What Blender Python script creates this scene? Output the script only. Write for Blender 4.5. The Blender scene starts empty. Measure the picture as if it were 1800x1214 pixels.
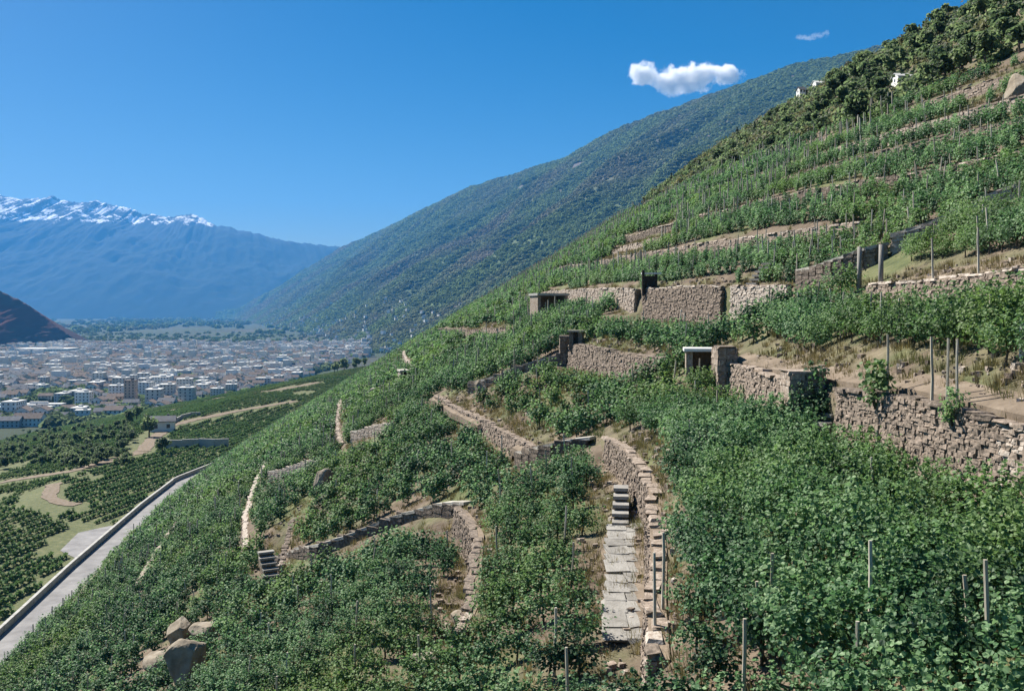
import bpy, bmesh, math, random
import numpy as np
from mathutils import Vector, Matrix

random.seed(7)
RNG = np.random.default_rng(11)
scene = bpy.context.scene
COL = scene.collection

# ------------------------------------------------------------------ camera, sky, sun, exposure
F = 1600.0                       # focal length in photo pixels (photo 1800 wide)
HOR = 545.0                      # row of the horizon in the photo
cam_data = bpy.data.cameras.new('camera')
cam_data.sensor_width = 36.0
cam_data.lens = 36.0 * F / 1800.0
cam_data.shift_y = -(607.0 - HOR) / 1800.0
cam_data.clip_start = 0.5
cam_data.clip_end = 60000.0
cam = bpy.data.objects.new('camera', cam_data)
cam.rotation_euler = (math.radians(90), 0, 0)
COL.objects.link(cam)
scene.camera = cam

SUN_EL = math.radians(47)
SUN_XY = Vector((-0.78, 0.62)).normalized()          # towards the sun: left and a little ahead
SUN_DIR = Vector((SUN_XY.x * math.cos(SUN_EL), SUN_XY.y * math.cos(SUN_EL), math.sin(SUN_EL)))
world = bpy.data.worlds.new('World')
scene.world = world
world.use_nodes = True
wn = world.node_tree.nodes
wl = world.node_tree.links
bg = wn['Background']
sky = wn.new('ShaderNodeTexSky')
sky.sky_type = 'NISHITA'
sky.sun_disc = False
sky.sun_elevation = SUN_EL
sky.sun_rotation = math.atan2(SUN_XY.x, SUN_XY.y)
sky.altitude = 700.0
sky.air_density = 1.0
sky.dust_density = 1.2
sky.ozone_density = 2.2
hs = wn.new('ShaderNodeHueSaturation')
hs.inputs['Saturation'].default_value = 1.66
hs.inputs['Value'].default_value = 0.68
wl.new(sky.outputs[0], hs.inputs['Color'])
wl.new(hs.outputs[0], bg.inputs[0])
bg.inputs[1].default_value = 0.05
sun_data = bpy.data.lights.new('sun', 'SUN')
sun_data.energy = 5.0
sun_data.angle = math.radians(0.53)
sun_data.color = (1.0, 0.94, 0.83)
sun = bpy.data.objects.new('sun', sun_data)
sun.rotation_euler = (-SUN_DIR).to_track_quat('-Z', 'Y').to_euler()
sun.location = (-60, 40, 120)
COL.objects.link(sun)
vs = scene.view_settings
vs.view_transform = 'Standard'
vs.look = 'None'
vs.gamma = 1.0
vs.use_curve_mapping = False
vs.exposure = 1.28
scene.render.engine = 'CYCLES'
cy = scene.cycles
cy.use_denoising = True
cy.max_bounces = 8
cy.diffuse_bounces = 3
cy.transmission_bounces = 4
cy.transparent_max_bounces = 8
cy.volume_bounces = 5
cy.caustics_reflective = False
cy.caustics_refractive = False

# ------------------------------------------------------------------ helpers
def tag(o, label=None, cat=None, group=None, kind=None):
    if label: o['label'] = label
    if cat: o['category'] = cat
    if group: o['group'] = group
    if kind: o['kind'] = kind
    return o

def link(name, data, parent=None):
    o = bpy.data.objects.new(name, data)
    COL.objects.link(o)
    if parent: o.parent = parent
    return o

def empty(name, loc=(0, 0, 0), rz=0.0, sc=1.0):
    o = bpy.data.objects.new(name, None)
    o.empty_display_size = 0.3
    o.location = loc
    o.rotation_euler = (0, 0, rz)
    o.scale = (sc, sc, sc) if not hasattr(sc, '__len__') else sc
    COL.objects.link(o)
    return o

def mesh_np(name, V, faces, mat=None, smooth=False, attrs=None):
    """faces: list of (n, k) index arrays."""
    me = bpy.data.meshes.new(name)
    V = np.asarray(V, np.float32)
    me.vertices.add(len(V))
    me.vertices.foreach_set('co', V.ravel())
    fs = [np.asarray(f, np.int32) for f in faces if len(f)]
    nl = sum(f.size for f in fs)
    nf = sum(len(f) for f in fs)
    me.loops.add(nl)
    me.loops.foreach_set('vertex_index', np.concatenate([f.ravel() for f in fs]))
    me.polygons.add(nf)
    tot = np.concatenate([np.full(len(f), f.shape[1], np.int32) for f in fs])
    st = np.concatenate([[0], np.cumsum(tot)[:-1]]).astype(np.int32)
    me.polygons.foreach_set('loop_start', st)
    me.polygons.foreach_set('loop_total', tot)
    me.polygons.foreach_set('use_smooth', np.full(nf, bool(smooth)))
    if attrs:
        for an, (typ, dom, arr) in attrs.items():
            a = me.attributes.new(an, typ, dom)
            if typ == 'FLOAT_COLOR':
                a.data.foreach_set('color', np.asarray(arr, np.float32).ravel())
            else:
                a.data.foreach_set('value', np.asarray(arr).ravel())
    me.update(calc_edges=True)
    me.validate()
    if mat is not None:
        me.materials.append(mat)
    return me

class MB:
    """collects boxes and quads into one mesh"""
    def __init__(s): s.v = []; s.f4 = []; s.f3 = []; s.n = 0
    def add(s, V, f4=(), f3=()):
        V = np.asarray(V, float)
        s.v.append(V)
        if len(f4): s.f4.append(np.asarray(f4) + s.n)
        if len(f3): s.f3.append(np.asarray(f3) + s.n)
        s.n += len(V)
    def box(s, c, size, rz=0.0, taper=0.0):
        hx, hy, hz = size[0] / 2, size[1] / 2, size[2] / 2
        t = 1 - taper
        P = np.array([[-hx, -hy, -hz], [hx, -hy, -hz], [hx, hy, -hz], [-hx, hy, -hz],
                      [-hx * t, -hy * t, hz], [hx * t, -hy * t, hz], [hx * t, hy * t, hz], [-hx * t, hy * t, hz]])
        s.add(rot_z(P, rz) + np.array(c), BOXF)
    def tube(s, p0, p1, r0, r1, n=6):
        p0 = np.array(p0, float); p1 = np.array(p1, float)
        d = p1 - p0; d /= np.linalg.norm(d) + 1e-9
        a = np.cross(d, [0.3, 0.8, 0.5]); a /= np.linalg.norm(a); b = np.cross(d, a)
        th = np.arange(n) * 2 * math.pi / n
        ring = np.cos(th)[:, None] * a + np.sin(th)[:, None] * b
        V = np.vstack([p0 + ring * r0, p1 + ring * r1, [p0], [p1]])
        i = np.arange(n); j = (i + 1) % n
        s.add(V, np.stack([i, j, j + n, i + n], 1), np.vstack([np.stack([j, i, np.full(n, 2 * n)], 1), np.stack([i + n, j + n, np.full(n, 2 * n + 1)], 1)]))
    def mesh(s, name, mat, smooth=False, attrs=None):
        fs = []
        if s.f4: fs.append(np.vstack(s.f4))
        if s.f3: fs.append(np.vstack(s.f3))
        return mesh_np(name, np.vstack(s.v), fs, mat, smooth, attrs)
BOXF = [[0, 3, 2, 1], [4, 5, 6, 7], [0, 1, 5, 4], [1, 2, 6, 5], [2, 3, 7, 6], [3, 0, 4, 7]]

def rot_z(P, a):
    c, s_ = math.cos(a), math.sin(a)
    P = np.asarray(P, float)
    return np.stack([P[:, 0] * c - P[:, 1] * s_, P[:, 0] * s_ + P[:, 1] * c, P[:, 2]], 1)

def _hash(i, j, seed):
    n = (i.astype(np.int64) * 374761393 + j.astype(np.int64) * 668265263 + seed * 974634777) & 0x7fffffff
    n = ((n ^ (n >> 13)) * 1274126177) & 0x7fffffff
    n = (n ^ (n >> 16)) & 0xffff
    return n / 65535.0

def vnoise(x, y, seed=0):
    x = np.asarray(x, float); y = np.asarray(y, float)
    i = np.floor(x); j = np.floor(y); fx = x - i; fy = y - j
    fx = fx * fx * (3 - 2 * fx); fy = fy * fy * (3 - 2 * fy)
    a = _hash(i, j, seed); b = _hash(i + 1, j, seed); c = _hash(i, j + 1, seed); d = _hash(i + 1, j + 1, seed)
    return (a * (1 - fx) + b * fx) * (1 - fy) + (c * (1 - fx) + d * fx) * fy

def fbm(x, y, oct=4, seed=0, gain=0.5):
    t = 0; amp = 1; tot = 0
    for k in range(oct):
        t = t + amp * (vnoise(x * 2 ** k, y * 2 ** k, seed + k) - 0.5); tot += amp; amp *= gain
    return t / tot * 2

def sstep(a, b, x):
    t = np.clip((np.asarray(x, float) - a) / (b - a), 0, 1)
    return t * t * (3 - 2 * t)

# ------------------------------------------------------------------ materials
def base_mat(name):
    m = bpy.data.materials.new(name)
    m.use_nodes = True
    nt = m.node_tree
    b = nt.nodes['Principled BSDF']
    b.inputs['Specular IOR Level'].default_value = 0.25
    return m, nt, b

def ramp_node(nt, stops, interp='LINEAR'):
    r = nt.nodes.new('ShaderNodeValToRGB')
    r.color_ramp.interpolation = interp
    el = r.color_ramp.elements
    while len(el) < len(stops): el.new(0.5)
    for e, (p, c) in zip(el, stops):
        e.position = p
        e.color = (c[0], c[1], c[2], 1)
    return r

def noise_mat(name, stops, scale=1.0, rough=0.9, bump=0.0, bscale=None, detail=6.0, coord='position', stretch=None, spec=0.2, objrand=0.0):
    m, nt, b = base_mat(name)
    N = nt.nodes; L = nt.links
    b.inputs['Roughness'].default_value = rough
    b.inputs['Specular IOR Level'].default_value = spec
    if coord == 'position':
        src = N.new('ShaderNodeNewGeometry').outputs['Position']
    else:
        src = N.new('ShaderNodeTexCoord').outputs['Object']
    if stretch:
        mp = N.new('ShaderNodeMapping'); mp.inputs['Scale'].default_value = stretch
        L.new(src, mp.inputs[0]); src = mp.outputs[0]
    nz = N.new('ShaderNodeTexNoise'); nz.inputs['Scale'].default_value = scale; nz.inputs['Detail'].default_value = detail
    nz.inputs['Roughness'].default_value = 0.62
    L.new(src, nz.inputs['Vector'])
    r = ramp_node(nt, stops)
    fac = nz.outputs['Fac']
    if objrand:
        oi = N.new('ShaderNodeObjectInfo')
        ma = N.new('ShaderNodeMath'); ma.operation = 'MULTIPLY_ADD'
        ma.inputs[1].default_value = objrand; L.new(oi.outputs['Random'], ma.inputs[0])
        sb = N.new('ShaderNodeMath'); sb.operation = 'SUBTRACT'; sb.inputs[1].default_value = objrand / 2
        L.new(nz.outputs['Fac'], sb.inputs[0]); L.new(sb.outputs[0], ma.inputs[2]); fac = ma.outputs[0]
    L.new(fac, r.inputs[0]); L.new(r.outputs[0], b.inputs['Base Color'])
    if bump:
        n2 = N.new('ShaderNodeTexNoise'); n2.inputs['Scale'].default_value = bscale or scale * 4; n2.inputs['Detail'].default_value = 5
        L.new(src, n2.inputs['Vector'])
        bp = N.new('ShaderNodeBump'); bp.inputs['Strength'].default_value = bump; bp.inputs['Distance'].default_value = 0.05
        L.new(n2.outputs['Fac'], bp.inputs['Height']); L.new(bp.outputs[0], b.inputs['Normal'])
    return m

def leaf_mat(name, dark, mid, light, patch=None, patch_scale=0.06, transl=0.3, rough=0.55, spec=0.3, wide=0.35):
    """leaf colour from a per-leaf tint, the plant's own random value and slow drift over the slope"""
    m, nt, b = base_mat(name)
    N = nt.nodes; L = nt.links
    b.inputs['Roughness'].default_value = rough
    b.inputs['Specular IOR Level'].default_value = spec
    at = N.new('ShaderNodeAttribute'); at.attribute_name = 'tint'
    oi = N.new('ShaderNodeObjectInfo')
    geo = N.new('ShaderNodeNewGeometry')
    nz = N.new('ShaderNodeTexNoise'); nz.inputs['Scale'].default_value = patch_scale; nz.inputs['Detail'].default_value = 4
    L.new(geo.outputs['Position'], nz.inputs['Vector'])
    m1 = N.new('ShaderNodeMath'); m1.operation = 'MULTIPLY_ADD'; m1.inputs[1].default_value = wide
    L.new(oi.outputs['Random'], m1.inputs[0]); m1.inputs[2].default_value = -wide / 2
    m2 = N.new('ShaderNodeMath'); m2.operation = 'ADD'
    L.new(at.outputs['Fac'], m2.inputs[0]); L.new(m1.outputs[0], m2.inputs[1])
    r = ramp_node(nt, [(0.0, dark), (0.5, mid), (1.0, light)])
    L.new(m2.outputs[0], r.inputs[0])
    colour = r.outputs[0]
    if patch:
        mx = N.new('ShaderNodeMix'); mx.data_type = 'RGBA'
        rr = ramp_node(nt, [(0.46, (0, 0, 0)), (0.70, (0.8, 0.8, 0.8))])
        L.new(nz.outputs['Fac'], rr.inputs[0])
        L.new(rr.outputs[0], mx.inputs['Factor']); L.new(colour, mx.inputs['A']); mx.inputs['B'].default_value = (*patch, 1)
        colour = mx.outputs['Result']
    L.new(colour, b.inputs['Base Color'])
    if transl:
        tr = N.new('ShaderNodeBsdfTranslucent')
        hsv = N.new('ShaderNodeHueSaturation'); hsv.inputs['Value'].default_value = 1.3; hsv.inputs['Saturation'].default_value = 1.1
        L.new(colour, hsv.inputs['Color']); L.new(hsv.outputs[0], tr.inputs['Color'])
        ms = N.new('ShaderNodeMixShader'); ms.inputs[0].default_value = transl
        out = N['Material Output']
        L.new(b.outputs[0], ms.inputs[1]); L.new(tr.outputs[0], ms.inputs[2]); L.new(ms.outputs[0], out.inputs['Surface'])
    return m

M = {}
M['vine'] = leaf_mat('vine_leaf', (0.028, 0.060, 0.032), (0.090, 0.182, 0.080), (0.22, 0.335, 0.165), patch=(0.155, 0.235, 0.07), patch_scale=0.11, transl=0.40, wide=0.75)
M['field'] = leaf_mat('field_leaf', (0.045, 0.085, 0.035), (0.095, 0.165, 0.065), (0.15, 0.22, 0.09), patch=(0.14, 0.175, 0.075), patch_scale=0.012, transl=0.25, rough=0.8, spec=0.1)
M['crown'] = leaf_mat('crown_leaf', (0.045, 0.07, 0.036), (0.105, 0.15, 0.074), (0.18, 0.225, 0.115), patch=None, transl=0.6, wide=0.7)
M['rust'] = leaf_mat('rust_leaf', (0.055, 0.062, 0.034), (0.115, 0.122, 0.062), (0.18, 0.178, 0.095), transl=0.5)
M['conifer'] = leaf_mat('conifer_leaf', (0.02, 0.038, 0.022), (0.04, 0.07, 0.036), (0.07, 0.105, 0.05), transl=0.2)
M['dry'] = leaf_mat('dry_grass', (0.10, 0.085, 0.04), (0.20, 0.165, 0.08), (0.30, 0.26, 0.14), patch=(0.10, 0.14, 0.05), patch_scale=0.25, transl=0.25)
M['wood'] = noise_mat('vine_wood', [(0.3, (0.06, 0.045, 0.032)), (0.7, (0.13, 0.10, 0.075))], 8, 0.9, 0.4)
M['stake'] = noise_mat('stake_wood', [(0.25, (0.27, 0.24, 0.19)), (0.6, (0.42, 0.385, 0.32)), (0.8, (0.52, 0.49, 0.43))], 6, 0.9, 0.3, stretch=(1, 1, 0.15), objrand=0.35)
M['stone'] = noise_mat('stone', [(0.25, (0.085, 0.069, 0.057)), (0.42, (0.195, 0.158, 0.128)), (0.55, (0.27, 0.215, 0.175)), (0.72, (0.41, 0.362, 0.315))], 5.5, 0.92, 0.6, 14, objrand=0.4)
M['wallcore'] = noise_mat('wall_core', [(0.3, (0.14, 0.108, 0.08)), (0.7, (0.26, 0.205, 0.155))], 4, 0.95, 0.8, 8)
M['coping'] = noise_mat('coping_stone', [(0.25, (0.24, 0.22, 0.19)), (0.6, (0.40, 0.375, 0.33)), (0.85, (0.50, 0.48, 0.44))], 2.5, 0.9, 0.4, 12, objrand=0.3)
M['rock'] = noise_mat('rock', [(0.25, (0.12, 0.098, 0.072)), (0.5, (0.23, 0.195, 0.15)), (0.8, (0.36, 0.325, 0.27))], 1.3, 0.9, 0.7, 5)
M['concrete'] = noise_mat('concrete', [(0.3, (0.30, 0.295, 0.28)), (0.7, (0.42, 0.41, 0.39))], 3, 0.85, 0.2, 20)
M['whiteslab'] = noise_mat('white_slab', [(0.3, (0.66, 0.65, 0.62)), (0.7, (0.80, 0.79, 0.76))], 3, 0.8, 0.1, 20)
M['path'] = noise_mat('path_earth', [(0.25, (0.10, 0.078, 0.057)), (0.5, (0.165, 0.13, 0.098)), (0.75, (0.245, 0.20, 0.155))], 1.1, 0.95, 0.5, 7)
M['asphalt'] = noise_mat('asphalt', [(0.25, (0.125, 0.122, 0.125)), (0.5, (0.19, 0.186, 0.19)), (0.7, (0.245, 0.24, 0.24))], 0.35, 0.9, 0.15, 8, detail=9)
M['darkwood'] = noise_mat('dark_timber', [(0.3, (0.03, 0.025, 0.02)), (0.7, (0.07, 0.058, 0.045))], 6, 0.85, 0.3)
M['greywood'] = noise_mat('grey_timber', [(0.3, (0.16, 0.15, 0.135)), (0.7, (0.30, 0.285, 0.26))], 5, 0.9, 0.4, stretch=(1, 1, 0.15))
M['parapet'] = noise_mat('parapet', [(0.3, (0.26, 0.255, 0.24)), (0.7, (0.42, 0.41, 0.39))], 0.8, 0.9, detail=8)

# ------------------------------------------------------------------ the shape of the hillside
KY = np.array([-60, 0, 10, 20, 35, 50, 60, 70, 83, 110, 150, 200, 240, 270, 300, 350, 420, 500, 600, 760, 900], float)
KZ = np.array([-15, -12.3, -11.6, -11, -10.4, -9.9, -8.6, -6.8, -4.6, -1.6, 2, 5, 6.5, 6.9, 6, 1, -10, -28, -55, -100, -150], float)
_ty = np.arange(-80, 960, 0.5)
_tg = np.mean([np.interp(_ty + d, KY, KZ) for d in np.linspace(-6, 6, 25)], axis=0)
A = 0.61
def G(y): return np.interp(y, _ty, _tg)
def s_of(x, y): return np.asarray(x, float) + (G(y) + 9.9) / A
def x_of(s, y): return np.asarray(s, float) - (G(y) + 9.9) / A

# terrace walls: key, line of (y, s), height, run-out downhill
WALLS = {
 'upper_a': ([(56.3, 18.5), (63.2, 18.5)], 2.5, 6.0),
 'upper_b': ([(64.6, 18.5), (78.0, 18.7)], 2.5, 6.0),
 'upper_c': ([(80.0, 18.8), (100, 19.4), (122, 19.6)], 1.5, 5.0),
 'upper_d': ([(26, 18.2), (46, 18.0)], 0.9, 4.0),
 'big_a': ([(13, 11.0), (33.0, 11.0)], 2.3, 5.0),
 'big_b': ([(36.2, 11.0), (46.6, 11.3)], 2.2, 5.0),
 'mid': ([(56.5, 11.0), (74.5, 11.2)], 1.7, 4.5),
 'path_a': ([(22.0, 1.8), (25.3, 2.5), (28.1, 3.2), (35, 4.6), (41, 5.0), (47.5, 5.0)], 1.2, 3.0),
 'low_b': ([(32.5, -2.9), (35, -2.4), (44, -2.0), (51.5, -2.6)], 1.6, 3.5),
 'path_mid': ([(54.5, 2.3), (70, 2.4), (88, 2.3)], 0.9, 3.0),
 'low_c': ([(62.5, -12.9), (73, -11.6)], 1.7, 4.0),
 'low_d': ([(74, -15.4), (95, -16.4), (121, -17.4)], 1.1, 4.0),
 'low_e': ([(96, -7.0), (130, -8.2), (172, -9.6)], 1.0, 4.0),
 'low_f': ([(100, 12.2), (150, 10.5), (236, 7.6)], 1.2, 4.0),
 'low_g': ([(126, 2.6), (170, 1.6), (232, -0.5)], 1.0, 4.0),
 'up_1': ([(60, 25.4), (90, 25.6), (150, 27)], 1.0, 4.0),
 'up_2': ([(54, 31.5), (120, 33), (220, 35)], 0.6, 4.0),
 'up_3': ([(52, 37.2), (70, 37.4), (90, 37)], 0.8, 4.0),
 'up_4': ([(48, 41.4), (114, 42.0), (150, 42.6)], 0.8, 4.0),
 'up_5': ([(60, 47.2), (130, 48.5), (200, 52)], 0.6, 4.0),
 'up_6': ([(92, 29.3), (150, 30.5), (200, 31.5)], 0.5, 3.0),
 'low_h': ([(84, -26), (120, -28), (170, -30)], 1.0, 4.0),
 'low_i': ([(98, -36), (150, -39)], 1.0, 4.0),
}
def wall_s(line, y):
    return np.interp(y, [p[0] for p in line], [p[1] for p in line])

ROADR = (np.array([-60, 60, 129, 162, 213, 245, 275, 330, 560]), np.array([-40, -54, -65.0, -71.0, -79.0, -83.0, -80.0, -60.0, -40.0]))
def road_r(y): return np.interp(y, *ROADR)
ROAD_Z = -46.0

def foot(x, y):
    xe = np.interp(y, [-60, 150, 385, 750, 900], [-78, -100, -150, -117, -100])
    z = np.where(x > xe, ROAD_Z, ROAD_Z + 0.20 * (x - xe))
    z = z + fbm(np.asarray(x) / 60, np.asarray(y) / 60, 3, 5) * 1.6 * sstep(8, 40, road_r(y) - x)
    z = z - np.clip(np.asarray(y, float) - 740, 0, None) * 0.45
    return np.maximum(z, -103.0)

def Zf(x, y):
    x = np.asarray(x, float); y = np.asarray(y, float)
    x, y = np.broadcast_arrays(x, y)
    s = s_of(x, y)
    z = A * x + G(y)
    z = z + 2.5 * sstep(55, 85, s) - 16.0 * sstep(80, 132, s) + fbm(x / 14, y / 14, 3, 21) * 0.35
    dev = np.zeros_like(z)
    for k, (line, h, L) in WALLS.items():
        y0, y1 = line[0][0], line[-1][0]
        si = wall_s(line, y)
        fade = np.where((y >= y0 - 0.05) & (y <= y1 + 0.05), 1.0, np.exp(-np.maximum(y0 - y, y - y1) / 1.2))
        d = si - s
        r = np.where(d > 0, np.clip(1 - d / L, 0, 1), 0)
        dev = dev - h * fade * r
    z = z + dev
    xr = road_r(y)
    ft = foot(x, y)
    t = sstep(0.5, 12, x - xr)
    near = np.where(x < xr + 0.5, ft, ft + (np.maximum(z, ft) - ft) * t)
    # past the spur the hillside just meets the bench
    k = sstep(230, 300, y)
    far = np.maximum(z, ft)
    return near * (1 - k) + far * k

_cy = np.concatenate([np.arange(8, 130, 0.06), np.arange(130, 900, 0.5)])
def cast(px, py):
    """where the sight line through a photo pixel meets the hillside"""
    u = (px - 900) / F; v = (HOR - py) / F
    d = v * _cy - Zf(u * _cy, _cy)
    i = np.argmax(d < 0) if (d < 0).any() else len(_cy) - 1
    y = _cy[i]
    return float(u * y), float(y), float(Zf(u * y, y))

def grid_mesh(name, X, Y, Z, mat, smooth=True):
    n, m_ = X.shape
    V = np.stack([X.ravel(), Y.ravel(), Z.ravel()], 1)
    i = np.arange(n - 1)[:, None] * m_ + np.arange(m_ - 1)[None, :]
    Fq = np.stack([i, i + m_, i + m_ + 1, i + 1], -1).reshape(-1, 4)
    return mesh_np(name, V, [Fq], mat, smooth)

# ------------------------------------------------------------------ hillside ground
def hillside_material():
    m, nt, b = base_mat('hillside_soil')
    N = nt.nodes; L = nt.links
    b.inputs['Roughness'].default_value = 0.95
    geo = N.new('ShaderNodeNewGeometry')
    n1 = N.new('ShaderNodeTexNoise'); n1.inputs['Scale'].default_value = 0.9; n1.inputs['Detail'].default_value = 8; n1.inputs['Roughness'].default_value = 0.7
    n2 = N.new('ShaderNodeTexNoise'); n2.inputs['Scale'].default_value = 0.16; n2.inputs['Detail'].default_value = 5
    L.new(geo.outputs['Position'], n1.inputs['Vector']); L.new(geo.outputs['Position'], n2.inputs['Vector'])
    soil = ramp_node(nt, [(0.25, (0.062, 0.045, 0.033)), (0.5, (0.118, 0.09, 0.066)), (0.75, (0.20, 0.16, 0.12))])
    grass = ramp_node(nt, [(0.25, (0.04, 0.06, 0.022)), (0.5, (0.085, 0.105, 0.04)), (0.75, (0.16, 0.155, 0.075))])
    L.new(n1.outputs['Fac'], soil.inputs[0]); L.new(n1.outputs['Fac'], grass.inputs[0])
    f = ramp_node(nt, [(0.46, (0, 0, 0)), (0.62, (0.85, 0.85, 0.85))])
    L.new(n2.outputs['Fac'], f.inputs[0])
    mx = N.new('ShaderNodeMix'); mx.data_type = 'RGBA'
    se = N.new('ShaderNodeSeparateXYZ'); L.new(geo.outputs['Position'], se.inputs[0])      # meadow on the flat ground at the foot
    mr = N.new('ShaderNodeMapRange'); mr.inputs['From Min'].default_value = -42.0; mr.inputs['From Max'].default_value = -45.5; mr.inputs['To Max'].default_value = 0.85
    L.new(se.outputs['Z'], mr.inputs['Value'])
    mm = N.new('ShaderNodeMath'); mm.operation = 'MAXIMUM'; L.new(f.outputs[0], mm.inputs[0]); L.new(mr.outputs[0], mm.inputs[1])
    L.new(mm.outputs[0], mx.inputs['Factor']); L.new(soil.outputs[0], mx.inputs['A']); L.new(grass.outputs[0], mx.inputs['B'])
    L.new(mx.outputs['Result'], b.inputs['Base Color'])
    bp = N.new('ShaderNodeBump'); bp.inputs['Strength'].default_value = 0.7; bp.inputs['Distance'].default_value = 0.15
    n3 = N.new('ShaderNodeTexNoise'); n3.inputs['Scale'].default_value = 3.5; n3.inputs['Detail'].default_value = 6
    L.new(geo.outputs['Position'], n3.inputs['Vector']); L.new(n3.outputs['Fac'], bp.inputs['Height']); L.new(bp.outputs[0], b.inputs['Normal'])
    return m
M['soil'] = hillside_material()

sl = list(np.arange(-420, -140, 8.0)) + list(np.arange(-140, -30, 1.5)) + list(np.arange(-30, 0, 0.6)) + list(np.arange(0, 6, 0.3)) + list(np.arange(6, 56, 0.6)) + list(np.arange(56, 110, 2)) + list(np.arange(110, 420, 10))
for k, (line, h, L_) in WALLS.items():
    if len({p[1] for p in line}) == 1:
        sl += [line[0][1] - 0.03, line[0][1] + 0.03]
sl = np.array(sorted(set(np.round(sl, 3))))
yl = np.concatenate([np.arange(-60, 8, 4.0), np.arange(8, 80, 0.7), np.arange(80, 140, 1.5), np.arange(140, 280, 3.0), np.arange(280, 860, 9.0)])
SS, YY = np.meshgrid(sl, yl, indexing='ij')
# beyond the ridge the sheet keeps its width so that the bench behind stays covered
XX = x_of(SS, np.minimum(YY, 300.0))
hill = link('hillside', grid_mesh('hillside', XX, YY, Zf(XX, YY), M['soil']))
tag(hill, 'steep terraced hillside of brown soil under the vineyards', kind='structure')

# ------------------------------------------------------------------ valley floor
def valley_material():
    m, nt, b = base_mat('valley_fields')
    N = nt.nodes; L = nt.links
    b.inputs['Roughness'].default_value = 0.95
    geo = N.new('ShaderNodeNewGeometry')
    mp = N.new('ShaderNodeMapping'); mp.inputs['Scale'].default_value = (0.006, 0.0035, 1); mp.inputs['Rotation'].default_value = (0, 0, 0.25)
    L.new(geo.outputs['Position'], mp.inputs[0])
    vo = N.new('ShaderNodeTexVoronoi'); vo.distance = 'CHEBYCHEV'; vo.inputs['Scale'].default_value = 1.0
    L.new(mp.outputs[0], vo.inputs['Vector'])
    r = ramp_node(nt, [(0.0, (0.016, 0.028, 0.014)), (0.3, (0.024, 0.042, 0.019)), (0.55, (0.034, 0.052, 0.024)), (0.8, (0.03, 0.036, 0.025)), (1.0, (0.055, 0.055, 0.042))])
    sp = N.new('ShaderNodeSeparateColor'); L.new(vo.outputs['Color'], sp.inputs[0]); L.new(sp.outputs[0], r.inputs[0])
    nz = N.new('ShaderNodeTexNoise'); nz.inputs['Scale'].default_value = 0.03; nz.inputs['Detail'].default_value = 6
    L.new(geo.outputs['Position'], nz.inputs['Vector'])
    mx = N.new('ShaderNodeMix'); mx.data_type = 'RGBA'; mx.blend_type = 'MULTIPLY'; mx.inputs['Factor'].default_value = 0.6
    rr = ramp_node(nt, [(0.3, (0.45, 0.5, 0.45)), (0.7, (1.25, 1.2, 1.15))]); L.new(nz.outputs['Fac'], rr.inputs[0])
    L.new(r.outputs[0], mx.inputs['A']); L.new(rr.outputs[0], mx.inputs['B']); L.new(mx.outputs['Result'], b.inputs['Base Color'])
    return m
M['valley'] = valley_material()
VZ = -100.0
gx = np.linspace(-16000, 12000, 57); gy = np.linspace(-2500, 24000, 54)
GX, GY = np.meshgrid(gx, gy, indexing='ij')
vf = link('valley_floor', grid_mesh('valley_floor', GX, GY, np.full_like(GX, VZ), M['valley']))
tag(vf, 'flat green valley floor with fields around the town', kind='structure')

# ------------------------------------------------------------------ mountains
def mountain_mat(name, low, mid, high, z0, z1, snow=None, nscale=0.004):
    m, nt, b = base_mat(name)
    N = nt.nodes; L = nt.links
    b.inputs['Roughness'].default_value = 0.95
    b.inputs['Specular IOR Level'].default_value = 0.1
    geo = N.new('ShaderNodeNewGeometry')
    se = N.new('ShaderNodeSeparateXYZ'); L.new(geo.outputs['Position'], se.inputs[0])
    nz = N.new('ShaderNodeTexNoise'); nz.inputs['Scale'].default_value = nscale; nz.inputs['Detail'].default_value = 9; nz.inputs['Roughness'].default_value = 0.65
    L.new(geo.outputs['Position'], nz.inputs['Vector'])
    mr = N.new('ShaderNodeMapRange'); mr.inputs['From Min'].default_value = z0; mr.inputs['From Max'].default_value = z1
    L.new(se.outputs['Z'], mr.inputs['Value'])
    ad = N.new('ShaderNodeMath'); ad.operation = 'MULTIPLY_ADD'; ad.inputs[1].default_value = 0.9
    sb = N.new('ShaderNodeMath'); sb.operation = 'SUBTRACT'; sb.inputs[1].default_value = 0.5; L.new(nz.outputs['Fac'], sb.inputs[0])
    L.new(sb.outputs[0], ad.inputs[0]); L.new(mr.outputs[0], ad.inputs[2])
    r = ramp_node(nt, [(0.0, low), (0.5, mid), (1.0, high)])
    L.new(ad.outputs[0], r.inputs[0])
    col = r.outputs[0]
    if snow:
        n2 = N.new('ShaderNodeTexNoise'); n2.inputs['Scale'].default_value = 0.0065; n2.inputs['Detail'].default_value = 5; n2.inputs['Roughness'].default_value = 0.7
        L.new(geo.outputs['Position'], n2.inputs['Vector'])
        ms = N.new('ShaderNodeMapRange'); ms.inputs['From Min'].default_value = snow[0]; ms.inputs['From Max'].default_value = snow[1]
        L.new(se.outputs['Z'], ms.inputs['Value'])
        a2 = N.new('ShaderNodeMath'); a2.operation = 'MULTIPLY'; L.new(ms.outputs[0], a2.inputs[0]); L.new(n2.outputs['Fac'], a2.inputs[1])
        sr = ramp_node(nt, [(0.50, (0, 0, 0)), (0.56, (1, 1, 1))]); L.new(a2.outputs[0], sr.inputs[0])
        mx = N.new('ShaderNodeMix'); mx.data_type = 'RGBA'; L.new(sr.outputs[0], mx.inputs['Factor'])
        L.new(col, mx.inputs['A']); mx.inputs['B'].default_value = (0.85, 0.86, 0.9, 1); col = mx.outputs['Result']
    L.new(col, b.inputs['Base Color'])
    return m

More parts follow.
